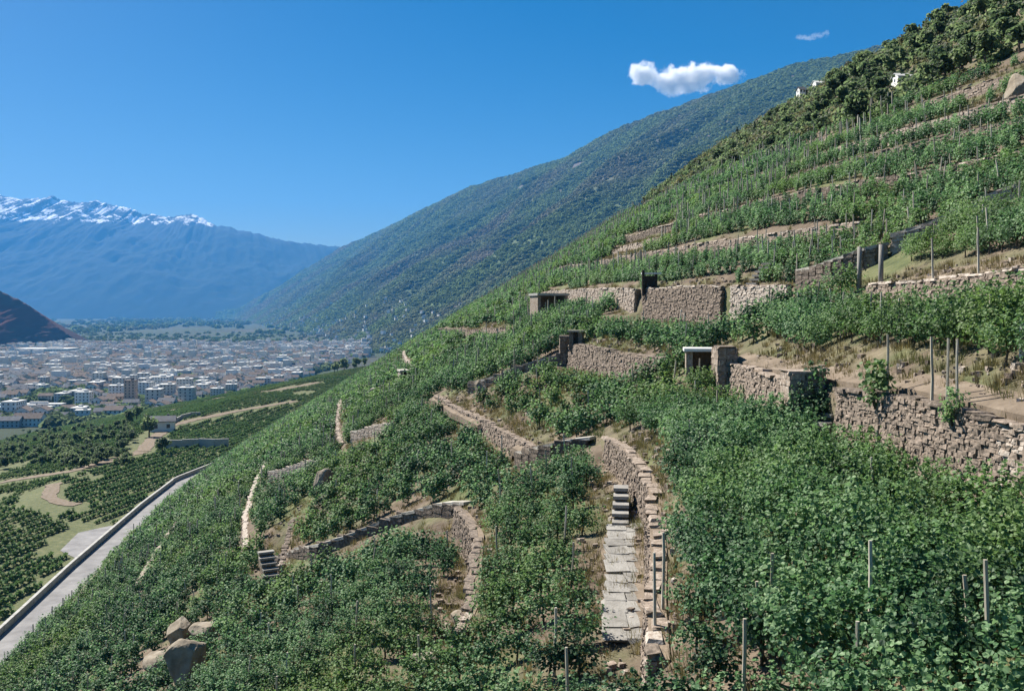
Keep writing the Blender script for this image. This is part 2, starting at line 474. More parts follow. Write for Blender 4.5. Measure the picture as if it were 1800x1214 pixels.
def px3(px, py, Y):
    return ((px - 900) / F * Y, Y, (HOR - py) / F * Y)

def loft(name, crest, footl, n, m_, mat, spur=60.0, freq=9.0, back=0.35, seed=3, power=1.1, crestn=12.0):
    crest = np.array(crest, float); footl = np.array(footl, float)
    t = np.linspace(0, 1, n)
    def along(P):
        q = np.linspace(0, 1, len(P)); return np.stack([np.interp(t, q, P[:, k]) for k in range(3)], 1)
    C = along(crest); Fo = along(footl)
    C[:, 2] += (fbm(t * 60, t * 0 + 2, 4, seed + 40) * 0.5 + (0.5 - np.abs(fbm(t * 110, t * 0 + 5, 4, seed + 41))) * 0.8) * crestn
    r = np.concatenate([np.linspace(0, 1, m_), 1 + np.linspace(0.06, 1, 8) * back])
    R, T = np.meshgrid(r, t)
    P = Fo[:, None, :] + (C - Fo)[:, None, :] * R[..., None]
    zz = Fo[:, 2][:, None] + (C[:, 2] - Fo[:, 2])[:, None] * np.where(R <= 1, np.clip(R, 0, 1) ** power, 1 - (R - 1) * 1.4)
    w = np.sin(np.clip(R, 0, 1) * math.pi) ** 0.8 * (R < 1)
    sp = fbm(T * freq * 2 + R * 1.3, R * 2.0, 6, seed, 0.55)            # spurs and gullies running down
    rid = 1 - np.abs(fbm(T * freq * 3.3 - R * 1.1, R * 2.6, 6, seed + 9, 0.55)) * 2.2
    zz = zz + w * (sp * spur + (rid - 0.5) * spur * 0.35)
    grid = (P[..., 0], P[..., 1], zz)
    return link(name, grid_mesh(name, P[..., 0], P[..., 1], zz, mat)), grid

M['mount'] = mountain_mat('mountain_wood', (0.09, 0.13, 0.06), (0.085, 0.11, 0.065), (0.10, 0.088, 0.085), -60, 620)
crest = [px3(*p) for p in [(372, 559, 10800), (430, 541, 10300), (520, 488, 9700), (600, 437, 9000), (680, 402, 8000), (740, 372, 7000), (830, 330, 6000), (915, 305, 5500), (1000, 277, 5000), (1090, 225, 4500), (1230, 178, 4000), (1400, 116, 3500), (1570, 80, 3000), (1800, 15, 2600), (2300, -160, 2200)]]
footl = [(-3560, 10600, VZ - 3), (-3050, 9900, VZ - 3), (-2800, 9300, VZ - 3), (-2650, 8700, VZ - 3), (-2200, 7600, VZ - 3), (-1800, 6500, VZ - 3), (-1480, 5600, VZ - 3), (-1260, 5000, VZ - 3), (-1000, 4300, VZ - 3), (-760, 3600, VZ - 3), (-520, 2900, VZ - 3), (-350, 2300, VZ - 3), (-200, 1800, VZ - 3), (-60, 1300, VZ - 3), (60, 900, VZ - 3)]
mount, MG = loft('mountain', crest, footl, 260, 90, M['mount'], spur=105, freq=12, power=1.05, crestn=14)
tag(mount, 'long wooded mountain side running down into the valley', kind='structure')

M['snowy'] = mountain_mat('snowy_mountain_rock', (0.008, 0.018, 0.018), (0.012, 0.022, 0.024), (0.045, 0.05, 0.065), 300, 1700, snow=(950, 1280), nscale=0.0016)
crest = [px3(p[0], p[1], 13500) for p in [(-900, 345), (-500, 338), (-200, 340), (0, 345), (45, 352), (90, 347), (130, 358), (170, 355), (215, 363), (250, 376), (300, 383), (340, 379), (380, 396), (440, 410), (500, 424), (560, 432), (620, 440), (760, 470), (950, 500)]]
footl = [px3(p, 556, 10400) for p in np.linspace(-900, 950, 12)]
footl = [(a, b, VZ - 3) for a, b, c in footl]
snowy, _ = loft('snowy_mountain', crest, footl, 420, 110, M['snowy'], spur=250, freq=4, seed=17, power=0.95, crestn=55)
tag(snowy, 'distant blue mountain range with patches of snow on its crest', kind='structure')

M['redhill'] = mountain_mat('red_hill_scrub', (0.045, 0.022, 0.02), (0.095, 0.03, 0.03), (0.06, 0.042, 0.034), -100, 80, nscale=0.012)
crest = [px3(*p) for p in [(-700, 380, 2500), (-300, 440, 2500), (-60, 490, 2550), (0, 512, 2600), (45, 533, 2650), (85, 562, 2700), (118, 588, 2720)]]
footl = [(-2700, 2050, VZ - 2), (-2100, 2080, VZ - 2), (-1700, 2120, VZ - 2), (-1540, 2150, VZ - 2), (-1440, 2200, VZ - 2), (-1380, 2320, VZ - 2), (-1335, 2600, VZ - 2)]
rh, _ = loft('hill', crest, footl, 90, 40, M['redhill'], spur=14, freq=6, seed=5, power=0.9, crestn=5, back=1.2)
tag(rh, 'dark reddish brown hill at the left edge behind the town', kind='structure')
# ------------------------------------------------------------------ haze over the valley
M['haze'] = bpy.data.materials.new('haze')
M['haze'].use_nodes = True
_nt = M['haze'].node_tree
_nt.nodes.remove(_nt.nodes['Principled BSDF'])
_pv = _nt.nodes.new('ShaderNodeVolumePrincipled')
_pv.inputs['Color'].default_value = (0.10, 0.43, 0.97, 1)
_pv.inputs['Density'].default_value = 5.8e-5
_pv.inputs['Anisotropy'].default_value = 0.0
_nt.links.new(_pv.outputs[0], _nt.nodes['Material Output'].inputs['Volume'])
mb = MB(); mb.box((-2000, 6500, 875), (26000, 17600, 1960))
hz = link('haze', mb.mesh('haze', M['haze']))
tag(hz, 'thin blue haze filling the valley air', kind='stuff')

# ------------------------------------------------------------------ road along the foot of the slope
def ribbon(name, L_, R_, mat, zoff, thick=0.0, parent=None):
    """strip between two polylines of (x, y, z)"""
    L_ = np.array(L_, float); R_ = np.array(R_, float)
    n = len(L_)
    V = [L_ + [0, 0, zoff], R_ + [0, 0, zoff]]
    i = np.arange(n - 1)
    f = [np.stack([i, i + n, i + n + 1, i + 1], 1)]
    if thick:
        V += [L_ + [0, 0, zoff - thick], R_ + [0, 0, zoff - thick]]
        f.append(np.stack([i, i + 1, i + 1 + 2 * n, i + 2 * n], 1))
        f.append(np.stack([i + n, i + 3 * n, i + 3 * n + 1, i + n + 1], 1))
        f.append(np.array([[0, 2 * n, 3 * n, n], [n - 1, 2 * n - 1, 4 * n - 1, 3 * n - 1]]))
    return link(name, mesh_np(name, np.vstack(V), f, mat), parent)

ry = np.arange(-40, 470, 4.0)
rr = road_r(ry) - 0.3
road = ribbon('road', np.stack([rr - 7.0, ry, np.full_like(ry, ROAD_Z)], 1), np.stack([rr, ry, np.full_like(ry, ROAD_Z)], 1), M['asphalt'], 0.06, 0.5)
tag(road, 'pale grey road running along the foot of the slope', kind='structure')
M['paint'] = noise_mat('road_paint', [(0.3, (0.6, 0.6, 0.58)), (0.7, (0.72, 0.72, 0.7))], 1.5, 0.8)
ml = ribbon('edge_line', np.stack([rr - 0.75, ry, np.full_like(ry, ROAD_Z)], 1), np.stack([rr - 0.6, ry, np.full_like(ry, ROAD_Z)], 1), M['paint'], 0.066, parent=road)
# parapet of joined concrete panels on the outer edge
par = empty('road_parapet', (float(road_r(130)) - 8.8, 130, ROAD_Z))
tag(par, 'pale concrete parapet along the outer edge of the grey road', 'parapet')
bpy.context.view_layer.update()
pm = MB(); pm.box((0, 0, 0.52), (0.32, 3.9, 1.04), taper=0.0); pme = pm.mesh('panel', M['parapet'])
pc = MB(); pc.box((0, 0, 1.10), (0.5, 4.0, 0.12)); pce = pc.mesh('coping', M['parapet'])
for yy in np.arange(60, 300, 4.0):
    x0 = float(road_r(yy)) - 7.5; x1 = float(road_r(yy + 4)) - 7.5
    rz = -math.atan2(x1 - x0, 4.0)
    for nm, me in (('panel', pme), ('coping', pce)):
        o = link(nm, me, par)
        o.location = (x0 - par.location.x, yy - par.location.y, 0); o.rotation_euler = (0, 0, rz)
ly = np.arange(168, 196, 2.0)
lx = np.interp(ly, [168, 174, 188, 196], [0.2, 5.5, 6.5, 0.2])
lb = ribbon('lay_by', np.stack([road_r(ly) - 8.0 - lx, ly, np.full_like(ly, ROAD_Z)], 1), np.stack([road_r(ly) - 7.9, ly, np.full_like(ly, ROAD_Z)], 1), M['asphalt'], 0.10, 1.2)
tag(lb, 'small grey lay-by beyond the road parapet', kind='structure')

# ------------------------------------------------------------------ stones and terrace walls
def stone_variant(seed):
    rg = np.random.default_rng(seed)
    pts = [(i, j, k) for i in (-1, 0, 1) for j in (-1, 0, 1) for k in (-1, 0, 1) if (i, j, k) != (0, 0, 0)]
    idx = {p: n for n, p in enumerate(pts)}
    P = np.array(pts, float)
    nrm = P / np.linalg.norm(P, axis=1)[:, None]
    P = 0.90 * P + 0.10 * nrm * 1.2
    P += rg.normal(0, 0.13, P.shape)
    F_ = []
    for ax in range(3):
        o1, o2 = [a for a in range(3) if a != ax]
        for sg in (-1, 1):
            for a in (-1, 0):
                for b in (-1, 0):
                    q = []
                    for da, db in ((0, 0), (1, 0), (1, 1), (0, 1)):
                        p = [0, 0, 0]; p[ax] = sg; p[o1] = a + da; p[o2] = b + db; q.append(idx[tuple(p)])
                    if (sg == 1) == (ax == 1): q = q[::-1]
                    F_.append(q)
    return P * 0.5, np.array(F_)
def chunk_variant(seed):
    rg = np.random.default_rng(seed)
    P = np.array([[-1, -1, -1], [1, -1, -1], [1, 1, -1], [-1, 1, -1], [-1, -1, 1], [1, -1, 1], [1, 1, 1], [-1, 1, 1]], float)
    return (P + rg.uniform(-0.24, 0.16, P.shape) * np.sign(P)) * 0.5, np.array(BOXF)
STV = [stone_variant(100 + k) if k in (2, 5) else chunk_variant(200 + k) for k in range(8)]
STM = [mesh_np('stone', V, [F_], M['stone']) for V, F_ in STV]
CPM = [mesh_np('coping_stone', V, [F_], M['stone']) for V, F_ in STV]

def stone_xf(V, c, size, rz, tilt=0.0):
    P = V * np.array(size)
    ct, st = math.cos(tilt), math.sin(tilt)
    P = np.stack([P[:, 0] * ct - P[:, 2] * st, P[:, 1], P[:, 0] * st + P[:, 2] * ct], 1)
    return rot_z(P, rz) + np.array(c)

EXC = []            # (polyline, radius) that vines keep clear of
def build_wall(key, label, size=0.42, singles=0, proud=0.06, name='stone_wall', group=None):
    size = size * 0.52
    line, h, _ = WALLS[key]
    rg = random.Random(hash(key) % 999 if False else sum(map(ord, key)))
    y0, y1 = line[0][0], line[-1][0]
    n = max(3, int((y1 - y0) / 0.5))
    ys = np.linspace(y0, y1, n)
    xs = x_of(wall_s(line, ys), ys)
    dx = np.gradient(xs, ys)
    tx = dx / np.sqrt(1 + dx ** 2); ty = 1 / np.sqrt(1 + dx ** 2)
    nx, ny = -ty, tx                      # downhill
    zt = Zf(xs + 0.35, ys) + proud + fbm(ys / 3, ys * 0, 2, 8) * 0.12
    zb = Zf(xs - 0.6, ys) - 0.35
    root = empty(name, (float(xs[0]), float(ys[0]), float(zb[0])))
    org = np.array(root.location)
    tag(root, label, 'stone wall', group, 'thing')
    # core
    P = []
    for off, zz in ((0.34, zb), (0.18, zt), (-0.32, zt), (-0.32, zb)):
        P.append(np.stack([xs + nx * off, ys + ny * off, zz], 1))
    V = np.vstack(P) - org
    i = np.arange(n - 1)
    fs = [np.stack([i + a * n, i + 1 + a * n, i + 1 + b * n, i + b * n], 1) for a, b in ((0, 1), (1, 2), (2, 3))]
    fs.append(np.array([[0, n, 2 * n, 3 * n], [n - 1, 4 * n - 1, 3 * n - 1, 2 * n - 1]]))
    link('core', mesh_np('core', V, fs, M['wallcore']), root)
    arc = np.concatenate([[0], np.cumsum(np.hypot(np.diff(xs), np.diff(ys)))])
    items = []
    zz = 0.0; hmax = float((zt - zb).max())
    while zz < hmax:
        ch = size * rg.uniform(0.38, 0.72)
        a = rg.uniform(-0.2, 0)
        while a < arc[-1]:
            l = size * rg.uniform(0.45, 1.7)
            m_ = a + l / 2
            if m_ > arc[-1]: break
            yq = np.interp(m_, arc, ys); zbq = np.interp(m_, arc, zb); ztq = np.interp(m_, arc, zt)
            z = zbq + zz + ch / 2
            if z < ztq - 0.02:
                f = (z - zbq) / max(0.2, ztq - zbq)
                off = 0.34 - 0.16 * f + rg.uniform(-0.11, -0.03)
                xq = np.interp(m_, arc, xs); nxq = np.interp(yq, ys, nx); nyq = np.interp(yq, ys, ny)
                rz = math.atan2(-np.interp(yq, ys, tx), np.interp(yq, ys, ty)) + rg.uniform(-0.08, 0.08)
                items.append(((xq + nxq * off, yq + nyq * off, z), (0.24, l * rg.uniform(0.95, 1.08), ch * rg.uniform(0.95, 1.12)), rz, rg.uniform(-0.08, 0.08), rg.randrange(8), 0))
            a += l
        zz += ch
    a = 0.0
    while a < arc[-1]:
        l = rg.uniform(0.45, 1.1); m_ = min(a + l / 2, arc[-1])
        yq = np.interp(m_, arc, ys); xq = np.interp(m_, arc, xs)
        rz = math.atan2(-np.interp(yq, ys, tx), np.interp(yq, ys, ty)) + rg.uniform(-0.14, 0.14)
        items.append(((xq + np.interp(yq, ys, nx) * rg.uniform(-0.12, 0.14), yq, np.interp(m_, arc, zt) + rg.uniform(-0.03, 0.04)), (0.40 * rg.uniform(0.85, 1.1), l * rg.uniform(1.02, 1.14), 0.11 * rg.uniform(0.7, 1.4)), rz, rg.uniform(-0.06, 0.06), rg.randrange(8), 1))
        a += l
    items.sort(key=lambda it: it[0][1])
    vis = [it for it in items if it[0][1] > 20.5]
    one = vis[:singles]; ids = {id(o) for o in one}
    for it in one:
        c, sz, rz, ti, k, cop = it
        o = link('coping_stone' if cop else 'stone', CPM[k] if cop else STM[k], root)
        o.matrix_parent_inverse = Matrix.Identity(4)
        o.location = Vector(c) - root.location; o.scale = sz; o.rotation_euler = (0, -ti, rz)
    for cop, nm, mt in ((0, 'stone_facing', M['stone']), (1, 'coping', M['stone'])):
        b = MB()
        for it in items:
            if it[5] == cop and id(it) not in ids:
                V, F_ = STV[it[4]]
                b.add(stone_xf(V, it[0], it[1], it[2], it[3]) - org, F_)
        if b.n:
            o = link(nm, b.mesh(nm, mt), root); o['kind'] = 'stuff'
    EXC.append((np.stack([xs, ys], 1), 0.4 if key.startswith('up_') else 0.75))
    return root

LOW = 'low dry stone terrace walls among the vines'
build_wall('big_a', 'tall tan dry stone wall at the right edge, nearest to the camera', 0.44, 260)
build_wall('big_b', 'tall sunlit dry stone wall between the two stair niches in the middle terrace', 0.44, 200)
build_wall('mid', 'tan stone wall left of the white slab shelter, below the middle vines', 0.5, 0)
build_wall('upper_a', 'short pale stone wall between the dark diagonal slot and the dark stair corner', 0.5, 0)
build_wall('upper_b', 'straight tan stone wall right of the dark gateway at the horizon line', 0.5, 0)
build_wall('upper_c', 'weathered stone wall from the grey tool shed to the dark gateway', 0.6, 0)
build_wall('upper_d', 'low tumbledown pale stone wall at the right edge above the middle vines', 0.5, 0)
build_wall('path_a', 'brown stone wall curving down beside the narrow grey path', 0.38, 150)
build_wall('low_b', 'curved tan stone wall under the long dark stair, ending in rubble', 0.42, 120)
build_wall('path_mid', 'low pale wall carrying the light footpath across the middle of the slope', 0.5, 0)
build_wall('low_c', 'short sunlit wall behind the lower end of the long stair', 0.5, 0)
build_wall('low_d', 'narrow pale wall with a dark hole, left of the sunlit wall end', 0.6, 0)
build_wall('low_e', 'thin pale wall beside the dark vine trench in the middle distance', 0.8, 0)
build_wall('low_f', 'tan bare wall near the crest of the spur, left of the tool shed', 0.9, 0)
build_wall('low_g', 'low wall running to the spur crest below the bare tan wall', 0.9, 0)
build_wall('up_1', 'low wall under the bare tan bank in the upper vineyard', 0.7, 0)
for k in ('up_2', 'up_6', 'low_h', 'low_i'):
    build_wall(k, 'thin low terrace wall half hidden among vine rows', 0.9, 0, group=LOW)
build_wall('up_3', 'short pale terrace wall in the upper right vineyard', 0.6, 0)
build_wall('up_4', 'long pale terrace wall high in the upper right vineyard', 0.7, 0)
build_wall('up_5', 'topmost pale terrace wall just under the wood', 0.9, 0)

# piers that close the wall ends at the stair niches
def pier(x, y, w, d, h, label, rz=0.0):
    z = float(Zf(x - 0.5, y)) - 0.3
    root = empty('stone_pier', (x, y, z), rz)
    tag(root, label, 'stone pier', None, 'thing')
    b = MB(); b.box((0, 0, h / 2), (w - 0.1, d - 0.1, h), taper=0.06)
    link('core', b.mesh('core', M['wallcore']), root)
    rg = random.Random(int(x * 100 + y))
    zc = 0.0
    b = MB()
    while zc < h:
        ch = rg.uniform(0.22, 0.34)
        t = 1 - 0.06 * zc / h
        for side in range(4):
            ln = (d if side % 2 == 0 else w) * t
            a = -ln / 2
            while a < ln / 2 - 0.05:
                l = min(rg.uniform(0.3, 0.6), ln / 2 - a)
                q = a + l / 2
                if side == 0: c, sz = (w / 2 * t - 0.06, q, zc + ch / 2), (0.22, l, ch)
                elif side == 1: c, sz = (q, d / 2 * t - 0.06, zc + ch / 2), (l, 0.22, ch)
                elif side == 2: c, sz = (-w / 2 * t + 0.06, q, zc + ch / 2), (0.22, l, ch)
                else: c, sz = (q, -d / 2 * t + 0.06, zc + ch / 2), (l, 0.22, ch)
                V, F_ = STV[rg.randrange(8)]
                b.add(stone_xf(V, c, sz, rg.uniform(-.05, .05)), F_)
                a += l
        zc += ch
    o = link('stone_facing', b.mesh('stone_facing', M['stone']), root); o['kind'] = 'stuff'
    V, F_ = chunk_variant(int(x * 7 + y)); b = MB(); b.add(V * [w + 0.05, d + 0.05, 0.16] + [0, 0, zc + 0.02], F_); link('cap', b.mesh('cap', M['stone']), root)
    return root
def wx(key, y): return float(x_of(wall_s(WALLS[key][0], y), y))
pier(wx('big_b', 47.6) - 0.2, 47.7, 1.0, 1.6, 2.6, 'square stone pier at the far end of the tall wall, beside the white slab')
pier(wx('big_b', 35.6) - 0.5, 35.5, 1.3, 1.3, 2.7, 'square stone pier left of the dark stair niche in the tall wall')
pier(wx('mid', 75.2) - 0.2, 75.6, 1.0, 1.4, 1.9, 'small stone pier closing the left end of the middle wall')

# ------------------------------------------------------------------ stairs that climb the slope
def stair(name, pts, label, width=0.9, run=0.55, lift=0.75, mat='coping', front=0.0, cat='stone stair'):
    """pts: (x, y); one mesh per step, a solid wall under them"""
    pts = np.array(pts, float)
    arc = np.concatenate([[0], np.cumsum(np.hypot(*np.diff(pts, axis=0).T))])
    n = max(3, int(arc[-1] / run))
    a = (np.arange(n) + 0.5) * arc[-1] / n
    X = np.interp(a, arc, pts[:, 0]); Y = np.interp(a, arc, pts[:, 1])
    T = np.stack([np.gradient(X), np.gradient(Y)], 1); T /= np.linalg.norm(T, axis=1)[:, None]
    W = width / 2
    gz = np.minimum(Zf(X - T[:, 1] * W, Y + T[:, 0] * W), Zf(X + T[:, 1] * W, Y - T[:, 0] * W))
    zt = np.maximum(Zf(X, Y), gz) + lift
    k = 7; zt = np.convolve(np.pad(zt, (k // 2, k // 2), mode='edge'), np.ones(k) / k, mode='valid')
    dz = np.gradient(zt) * 0.8
    root = empty(name, (float(X[0]), float(Y[0]), float(gz[0])))
    tag(root, label, cat, None, 'thing')
    org = np.array(root.location)
    rg = random.Random(n)
    sm = []
    for q in range(3):
        b = MB(); V, F_ = chunk_variant(700 + q); V = 0.65 * np.sign(V) * 0.5 + 0.35 * V; b.add(V, F_); sm.append(b.mesh('step', M[mat]))
    for i in range(n):
        o = link('step', sm[rg.randrange(3)], root)
        rz = math.atan2(T[i, 1], T[i, 0])
        o.location = (X[i] - org[0], Y[i] - org[1], zt[i] - 0.10 - org[2])
        o.scale = (arc[-1] / n * 1.16, width * rg.uniform(0.98, 1.06), 0.17 * rg.uniform(0.9, 1.1)); o.rotation_euler = (0, -math.atan2(dz[i], arc[-1] / n), rz + rg.uniform(-.03, .03))
    N = np.stack([-T[:, 1], T[:, 0]], 1)
    w2 = W - 0.06
    Pn = []
    for sg, z in ((1, gz - 0.4), (1, zt - 0.12), (-1, zt - 0.12), (-1, gz - 0.4)):
        Pn.append(np.stack([X + N[:, 0] * w2 * sg, Y + N[:, 1] * w2 * sg, z], 1))
    V = np.vstack(Pn) - org
    i = np.arange(n - 1)
    fs = [np.stack([i + c * n, i + 1 + c * n, i + 1 + d * n, i + d * n], 1) for c, d in ((0, 1), (1, 2), (2, 3))]
    fs.append(np.array([[0, n, 2 * n, 3 * n], [n - 1, 4 * n - 1, 3 * n - 1, 2 * n - 1]]))
    link('side_wall', mesh_np('side_wall', V, fs, M['wallcore']), root)
    b = MB()
    for sg in (1, -1):
        for i in range(n):
            zc = gz[i] - 0.2
            while zc < zt[i] - 0.2:
                ch = rg.uniform(0.2, 0.3)
                Vs, F_ = STV[rg.randrange(8)]
                b.add(stone_xf(Vs, (X[i] + N[i, 0] * w2 * sg, Y[i] + N[i, 1] * w2 * sg, zc + ch / 2), (arc[-1] / n * rg.uniform(0.9, 1.05), 0.2, ch), math.atan2(T[i, 1], T[i, 0])) - org, F_)
                zc += ch
    o = link('stone_facing', b.mesh('stone_facing', M['stone']), root); o['kind'] = 'stuff'
    EXC.append((np.stack([X, Y], 1), 1.0)); EXC.append((np.stack([X - 0.3, Y - 1.5 - front * 0.5], 1), 1.25 + front * 0.5))
    return root
def C2(*pix): return [cast(*p)[:2] for p in pix]
stair('stone_stair', C2((490, 1008), (560, 977), (640, 942), (740, 906), (822, 886)), 'long pale stone stair climbing from lower left with a dark shaded side', 0.7, 0.95, 0.6, front=0.6)
stair('stone_stair', C2((915, 824), (960, 806), (1040, 778)), 'short stone stair with a dark side, joining the light footpath and the grey path', 0.8, 0.95, 0.8)
stair('stone_stair', C2((828, 690), (900, 662), (1000, 622)), 'pale stone stair climbing to the middle wall behind the bare reddish patch', 0.8, 0.95, 0.6)
stair('stone_stair', C2((1408, 517), (1470, 492), (1530, 466), (1560, 450)), 'grey stone stair climbing right of the upper wall, dark on its near side', 0.9, 0.55, 1.1, front=0.7)
stair('stone_stair', C2((1570, 444), (1700, 384), (1840, 318)), 'shadowed stone stair cutting up through the upper right vineyard', 0.9, 0.7, 0.7, front=0.3)
stair('stone_stair', C2((476, 846), (520, 832), (562, 818)), 'short dark sided cross wall left of the pale grey boulder', 0.7, 0.8, 0.9)
stair('stone_stair', C2((622, 776), (655, 765), (690, 756)), 'short dark sided cross wall below the distant pale stair', 0.7, 0.8, 0.9)
stair('stone_stair', C2((652, 703), (700, 674), (738, 655)), 'small pale stair in the middle distance leading to a dark shelter', 1.0, 0.9, 0.8)

M['slab'] = noise_mat('worn_slab', [(0.25, (0.17, 0.16, 0.145)), (0.5, (0.25, 0.238, 0.22)), (0.8, (0.31, 0.298, 0.275))], 3.0, 0.92, 0.4, 14, objrand=0.3)
def flight(name, x, y, z, rz, n, w, rise, tread, label):
    root = empty(name, (x, y, z), rz)
    tag(root, label, 'stone steps', None, 'thing')
    for k in range(n):
        b = MB(); b.box((0, 0, 0), (w * random.uniform(0.94, 1.06), tread * 1.25, 0.13)); o = link('step', b.mesh('step', M['slab']), root)
        o.location = (random.uniform(-.03, .03), k * tread, k * rise)
        b = MB(); b.box((0, 0.10, -rise / 2 - 0.3), (w - 0.12, tread, rise + 0.6)); o2 = link('riser', b.mesh('riser', M['wallcore']), root); o2.location = (0, k * tread, k * rise - 0.06)
    return root
pA = [cast(*p) for p in [(1098, 925), (1098, 868)]]
flight('stone_steps', pA[0][0] - 0.15, pA[0][1], pA[0][2] + 0.15, math.atan2(-(pA[1][0] - pA[0][0]), pA[1][1] - pA[0][1]), 5, 0.65, 0.22, 0.6, 'short flight of flat steps with dark risers on the narrow grey path')
pB = cast(482, 1035)
flight('stone_steps', pB[0], pB[1], pB[2] + 0.1, 0.5, 7, 1.0, 0.30, 0.36, 'steep little flight of steps at the foot of the long pale stair')
pC = cast(1318, 548)
flight('stone_steps', pC[0], pC[1], pC[2] + 0.1, -0.9, 7, 0.8, 0.28, 0.34, 'dark steps in the diagonal slot of the upper stone wall')
flight('stone_steps', wx('big_a', 34.3) - 1.0, 34.0, float(Zf(wx('big_a', 34.2) - 1.3, 34.0)) + 0.1, -1.35, 7, 1.0, 0.30, 0.36, 'dark steps in the niche of the tall stone wall')

# ------------------------------------------------------------------ footpaths
def footpath(name, pix, width, mat, label, lift=0.05, world=None):
    P = np.array(world if world is not None else [cast(*p)[:2] for p in pix], float)
    arc = np.concatenate([[0], np.cumsum(np.hypot(*np.diff(P, axis=0).T))])
    n = max(4, int(arc[-1] / 0.6)); a = np.linspace(0, arc[-1], n)
    X = np.interp(a, arc, P[:, 0]); Y = np.interp(a, arc, P[:, 1])
    if n > 12:
        k = 7
        X = np.convolve(np.pad(X, k // 2, mode='edge'), np.ones(k) / k, mode='valid'); Y = np.convolve(np.pad(Y, k // 2, mode='edge'), np.ones(k) / k, mode='valid')
    T = np.stack([np.gradient(X), np.gradient(Y)], 1); T /= np.linalg.norm(T, axis=1)[:, None] + 1e-9
    W = width / 2 * (1 + fbm(a / 2.0, a * 0 + 3, 2, 77) * 0.3)
    Lx, Ly = X - T[:, 1] * W, Y + T[:, 0] * W; Rx, Ry = X + T[:, 1] * W, Y - T[:, 0] * W
    zc = Zf(X, Y)
    zl = np.maximum(Zf(Lx, Ly), zc - 0.25); zr = np.maximum(Zf(Rx, Ry), zc - 0.25)
    zl = np.minimum(zl, zc + 0.3); zr = np.minimum(zr, zc + 0.3)
    o = ribbon(name, np.stack([Lx, Ly, zl], 1), np.stack([Rx, Ry, zr], 1), M[mat], lift, 0.5)
    tag(o, label, kind='structure')
    EXC.append((np.stack([X, Y], 1), width / 2 + 0.35))
    return o
gpath = footpath('path', [(1100, 925), (1100, 1000), (1098, 1060), (1096, 1125)], 1.6, 'path', 'narrow grey path of worn slabs running down towards the camera', 0.06)
EXC.append((np.array(C2((1085, 870), (1085, 1000), (1080, 1125))), 1.0))
_pp = np.array([cast(1100, q)[:2] for q in np.linspace(930, 1122, 40)]); _pl = np.concatenate([[0], np.cumsum(np.hypot(*np.diff(_pp, axis=0).T))])
_a = 0.2; _n = 0
while _a < _pl[-1]:
    l = random.uniform(0.7, 1.2); x = float(np.interp(_a, _pl, _pp[:, 0])); y = float(np.interp(_a, _pl, _pp[:, 1]))
    for sx in (-0.33, 0.33):
        V, F_ = chunk_variant(600 + _n); b = MB(); b.add(V, F_); o = link('paving_slab', b.mesh('paving_slab', M['slab']), gpath); _n += 1
        _sl = math.atan2(float(Zf(x, y + 0.5) - Zf(x, y - 0.5)), 1.0); o.location = (x + sx, y, float(Zf(x, y)) + 0.07 + random.uniform(0, .015)); o.scale = (0.74, l * 1.12, 0.12); o.rotation_euler = (_sl + random.uniform(-.02, .02), random.uniform(-.03, .03), random.uniform(-.05, .05))
    _a += l * 0.92
footpath('path', [(1050, 778), (1075, 800), (1092, 830), (1098, 868)], 1.6, 'path', 'bare earth path above the little steps', 0.06)
footpath('path', [(765, 698), (800, 716), (850, 742), (915, 792), (960, 802)], 1.3, 'path', 'light footpath crossing the middle of the slope', 0.06)
yy = np.arange(13, 50, 1.0)
footpath('path', None, 1.5, 'path', 'bare earth track along the top of the tall stone wall', 0.04, world=np.stack([x_of(np.interp(yy, [13, 33, 46, 50], [12.1, 12.1, 12.4, 12.4]), yy), yy], 1))
yy = np.arange(26, 46, 1.0)
footpath('path', None, 1.0, 'path', 'bare earth strip above the low tumbledown wall', 0.04, world=np.stack([x_of(np.full_like(yy, 19.1), yy), yy], 1))
footpath('path', [(0, 848), (60, 838), (130, 828), (200, 808), (250, 794)], 4.5, 'path', 'pale lane through the fields beyond the road', 0.15)
footpath('path', [(250, 794), (268, 772), (300, 748), (340, 738), (420, 722), (520, 705)], 4.5, 'path', 'pale farm track past the small white house', 0.15)
footpath('path', [(95, 850), (85, 875), (110, 885), (140, 888)], 3.5, 'path', 'short curved track in the field left of the road', 0.15)
footpath('path', [(300, 722), (380, 700), (470, 688), (560, 672)], 4.5, 'path', 'upper light track across the lower terraces', 0.15)

# ------------------------------------------------------------------ rocks
def rock(px, py, size, label, seed, sink=0.25, squash=(1, 1, 1)):
    x, y, z = cast(px, py)
    bm = bmesh.new()
    bmesh.ops.create_icosphere(bm, subdivisions=4, radius=1.0)
    rg = np.random.default_rng(seed)
    V = np.array([v.co[:] for v in bm.verts])
    for _ in range(14):                      # planes chop facets off the ball
        d = rg.normal(0, 1, 3); d /= np.linalg.norm(d); c = rg.uniform(0.55, 0.9)
        t = V @ d - c
        V = V - np.clip(t, 0, None)[:, None] * d
    V = V * (1 + 0.08 * fbm(V[:, 0] * 3 + V[:, 2] * 2, V[:, 1] * 3, 4, seed)[:, None])
    V = V * np.array(size) * np.array(squash)
    for v, c in zip(bm.verts, V): v.co = c
    me = bpy.data.meshes.new('rock'); bm.to_mesh(me); bm.free(); me.materials.append(M['rock'])
    o = link('rock', me); o.location = (x, y, z + size[2] * (1 - 2 * sink)); o.rotation_euler = (0, 0, rg.uniform(0, 6))
    tag(o, label, 'rock')
    EXC.append((np.array([[x, y], [x, y - 0.7 * size[0]]]), size[0] * 1.15))
rock(742, 1196, (0.8, 0.7, 0.8), 'pale boulder at the bottom edge among the vines', 3)
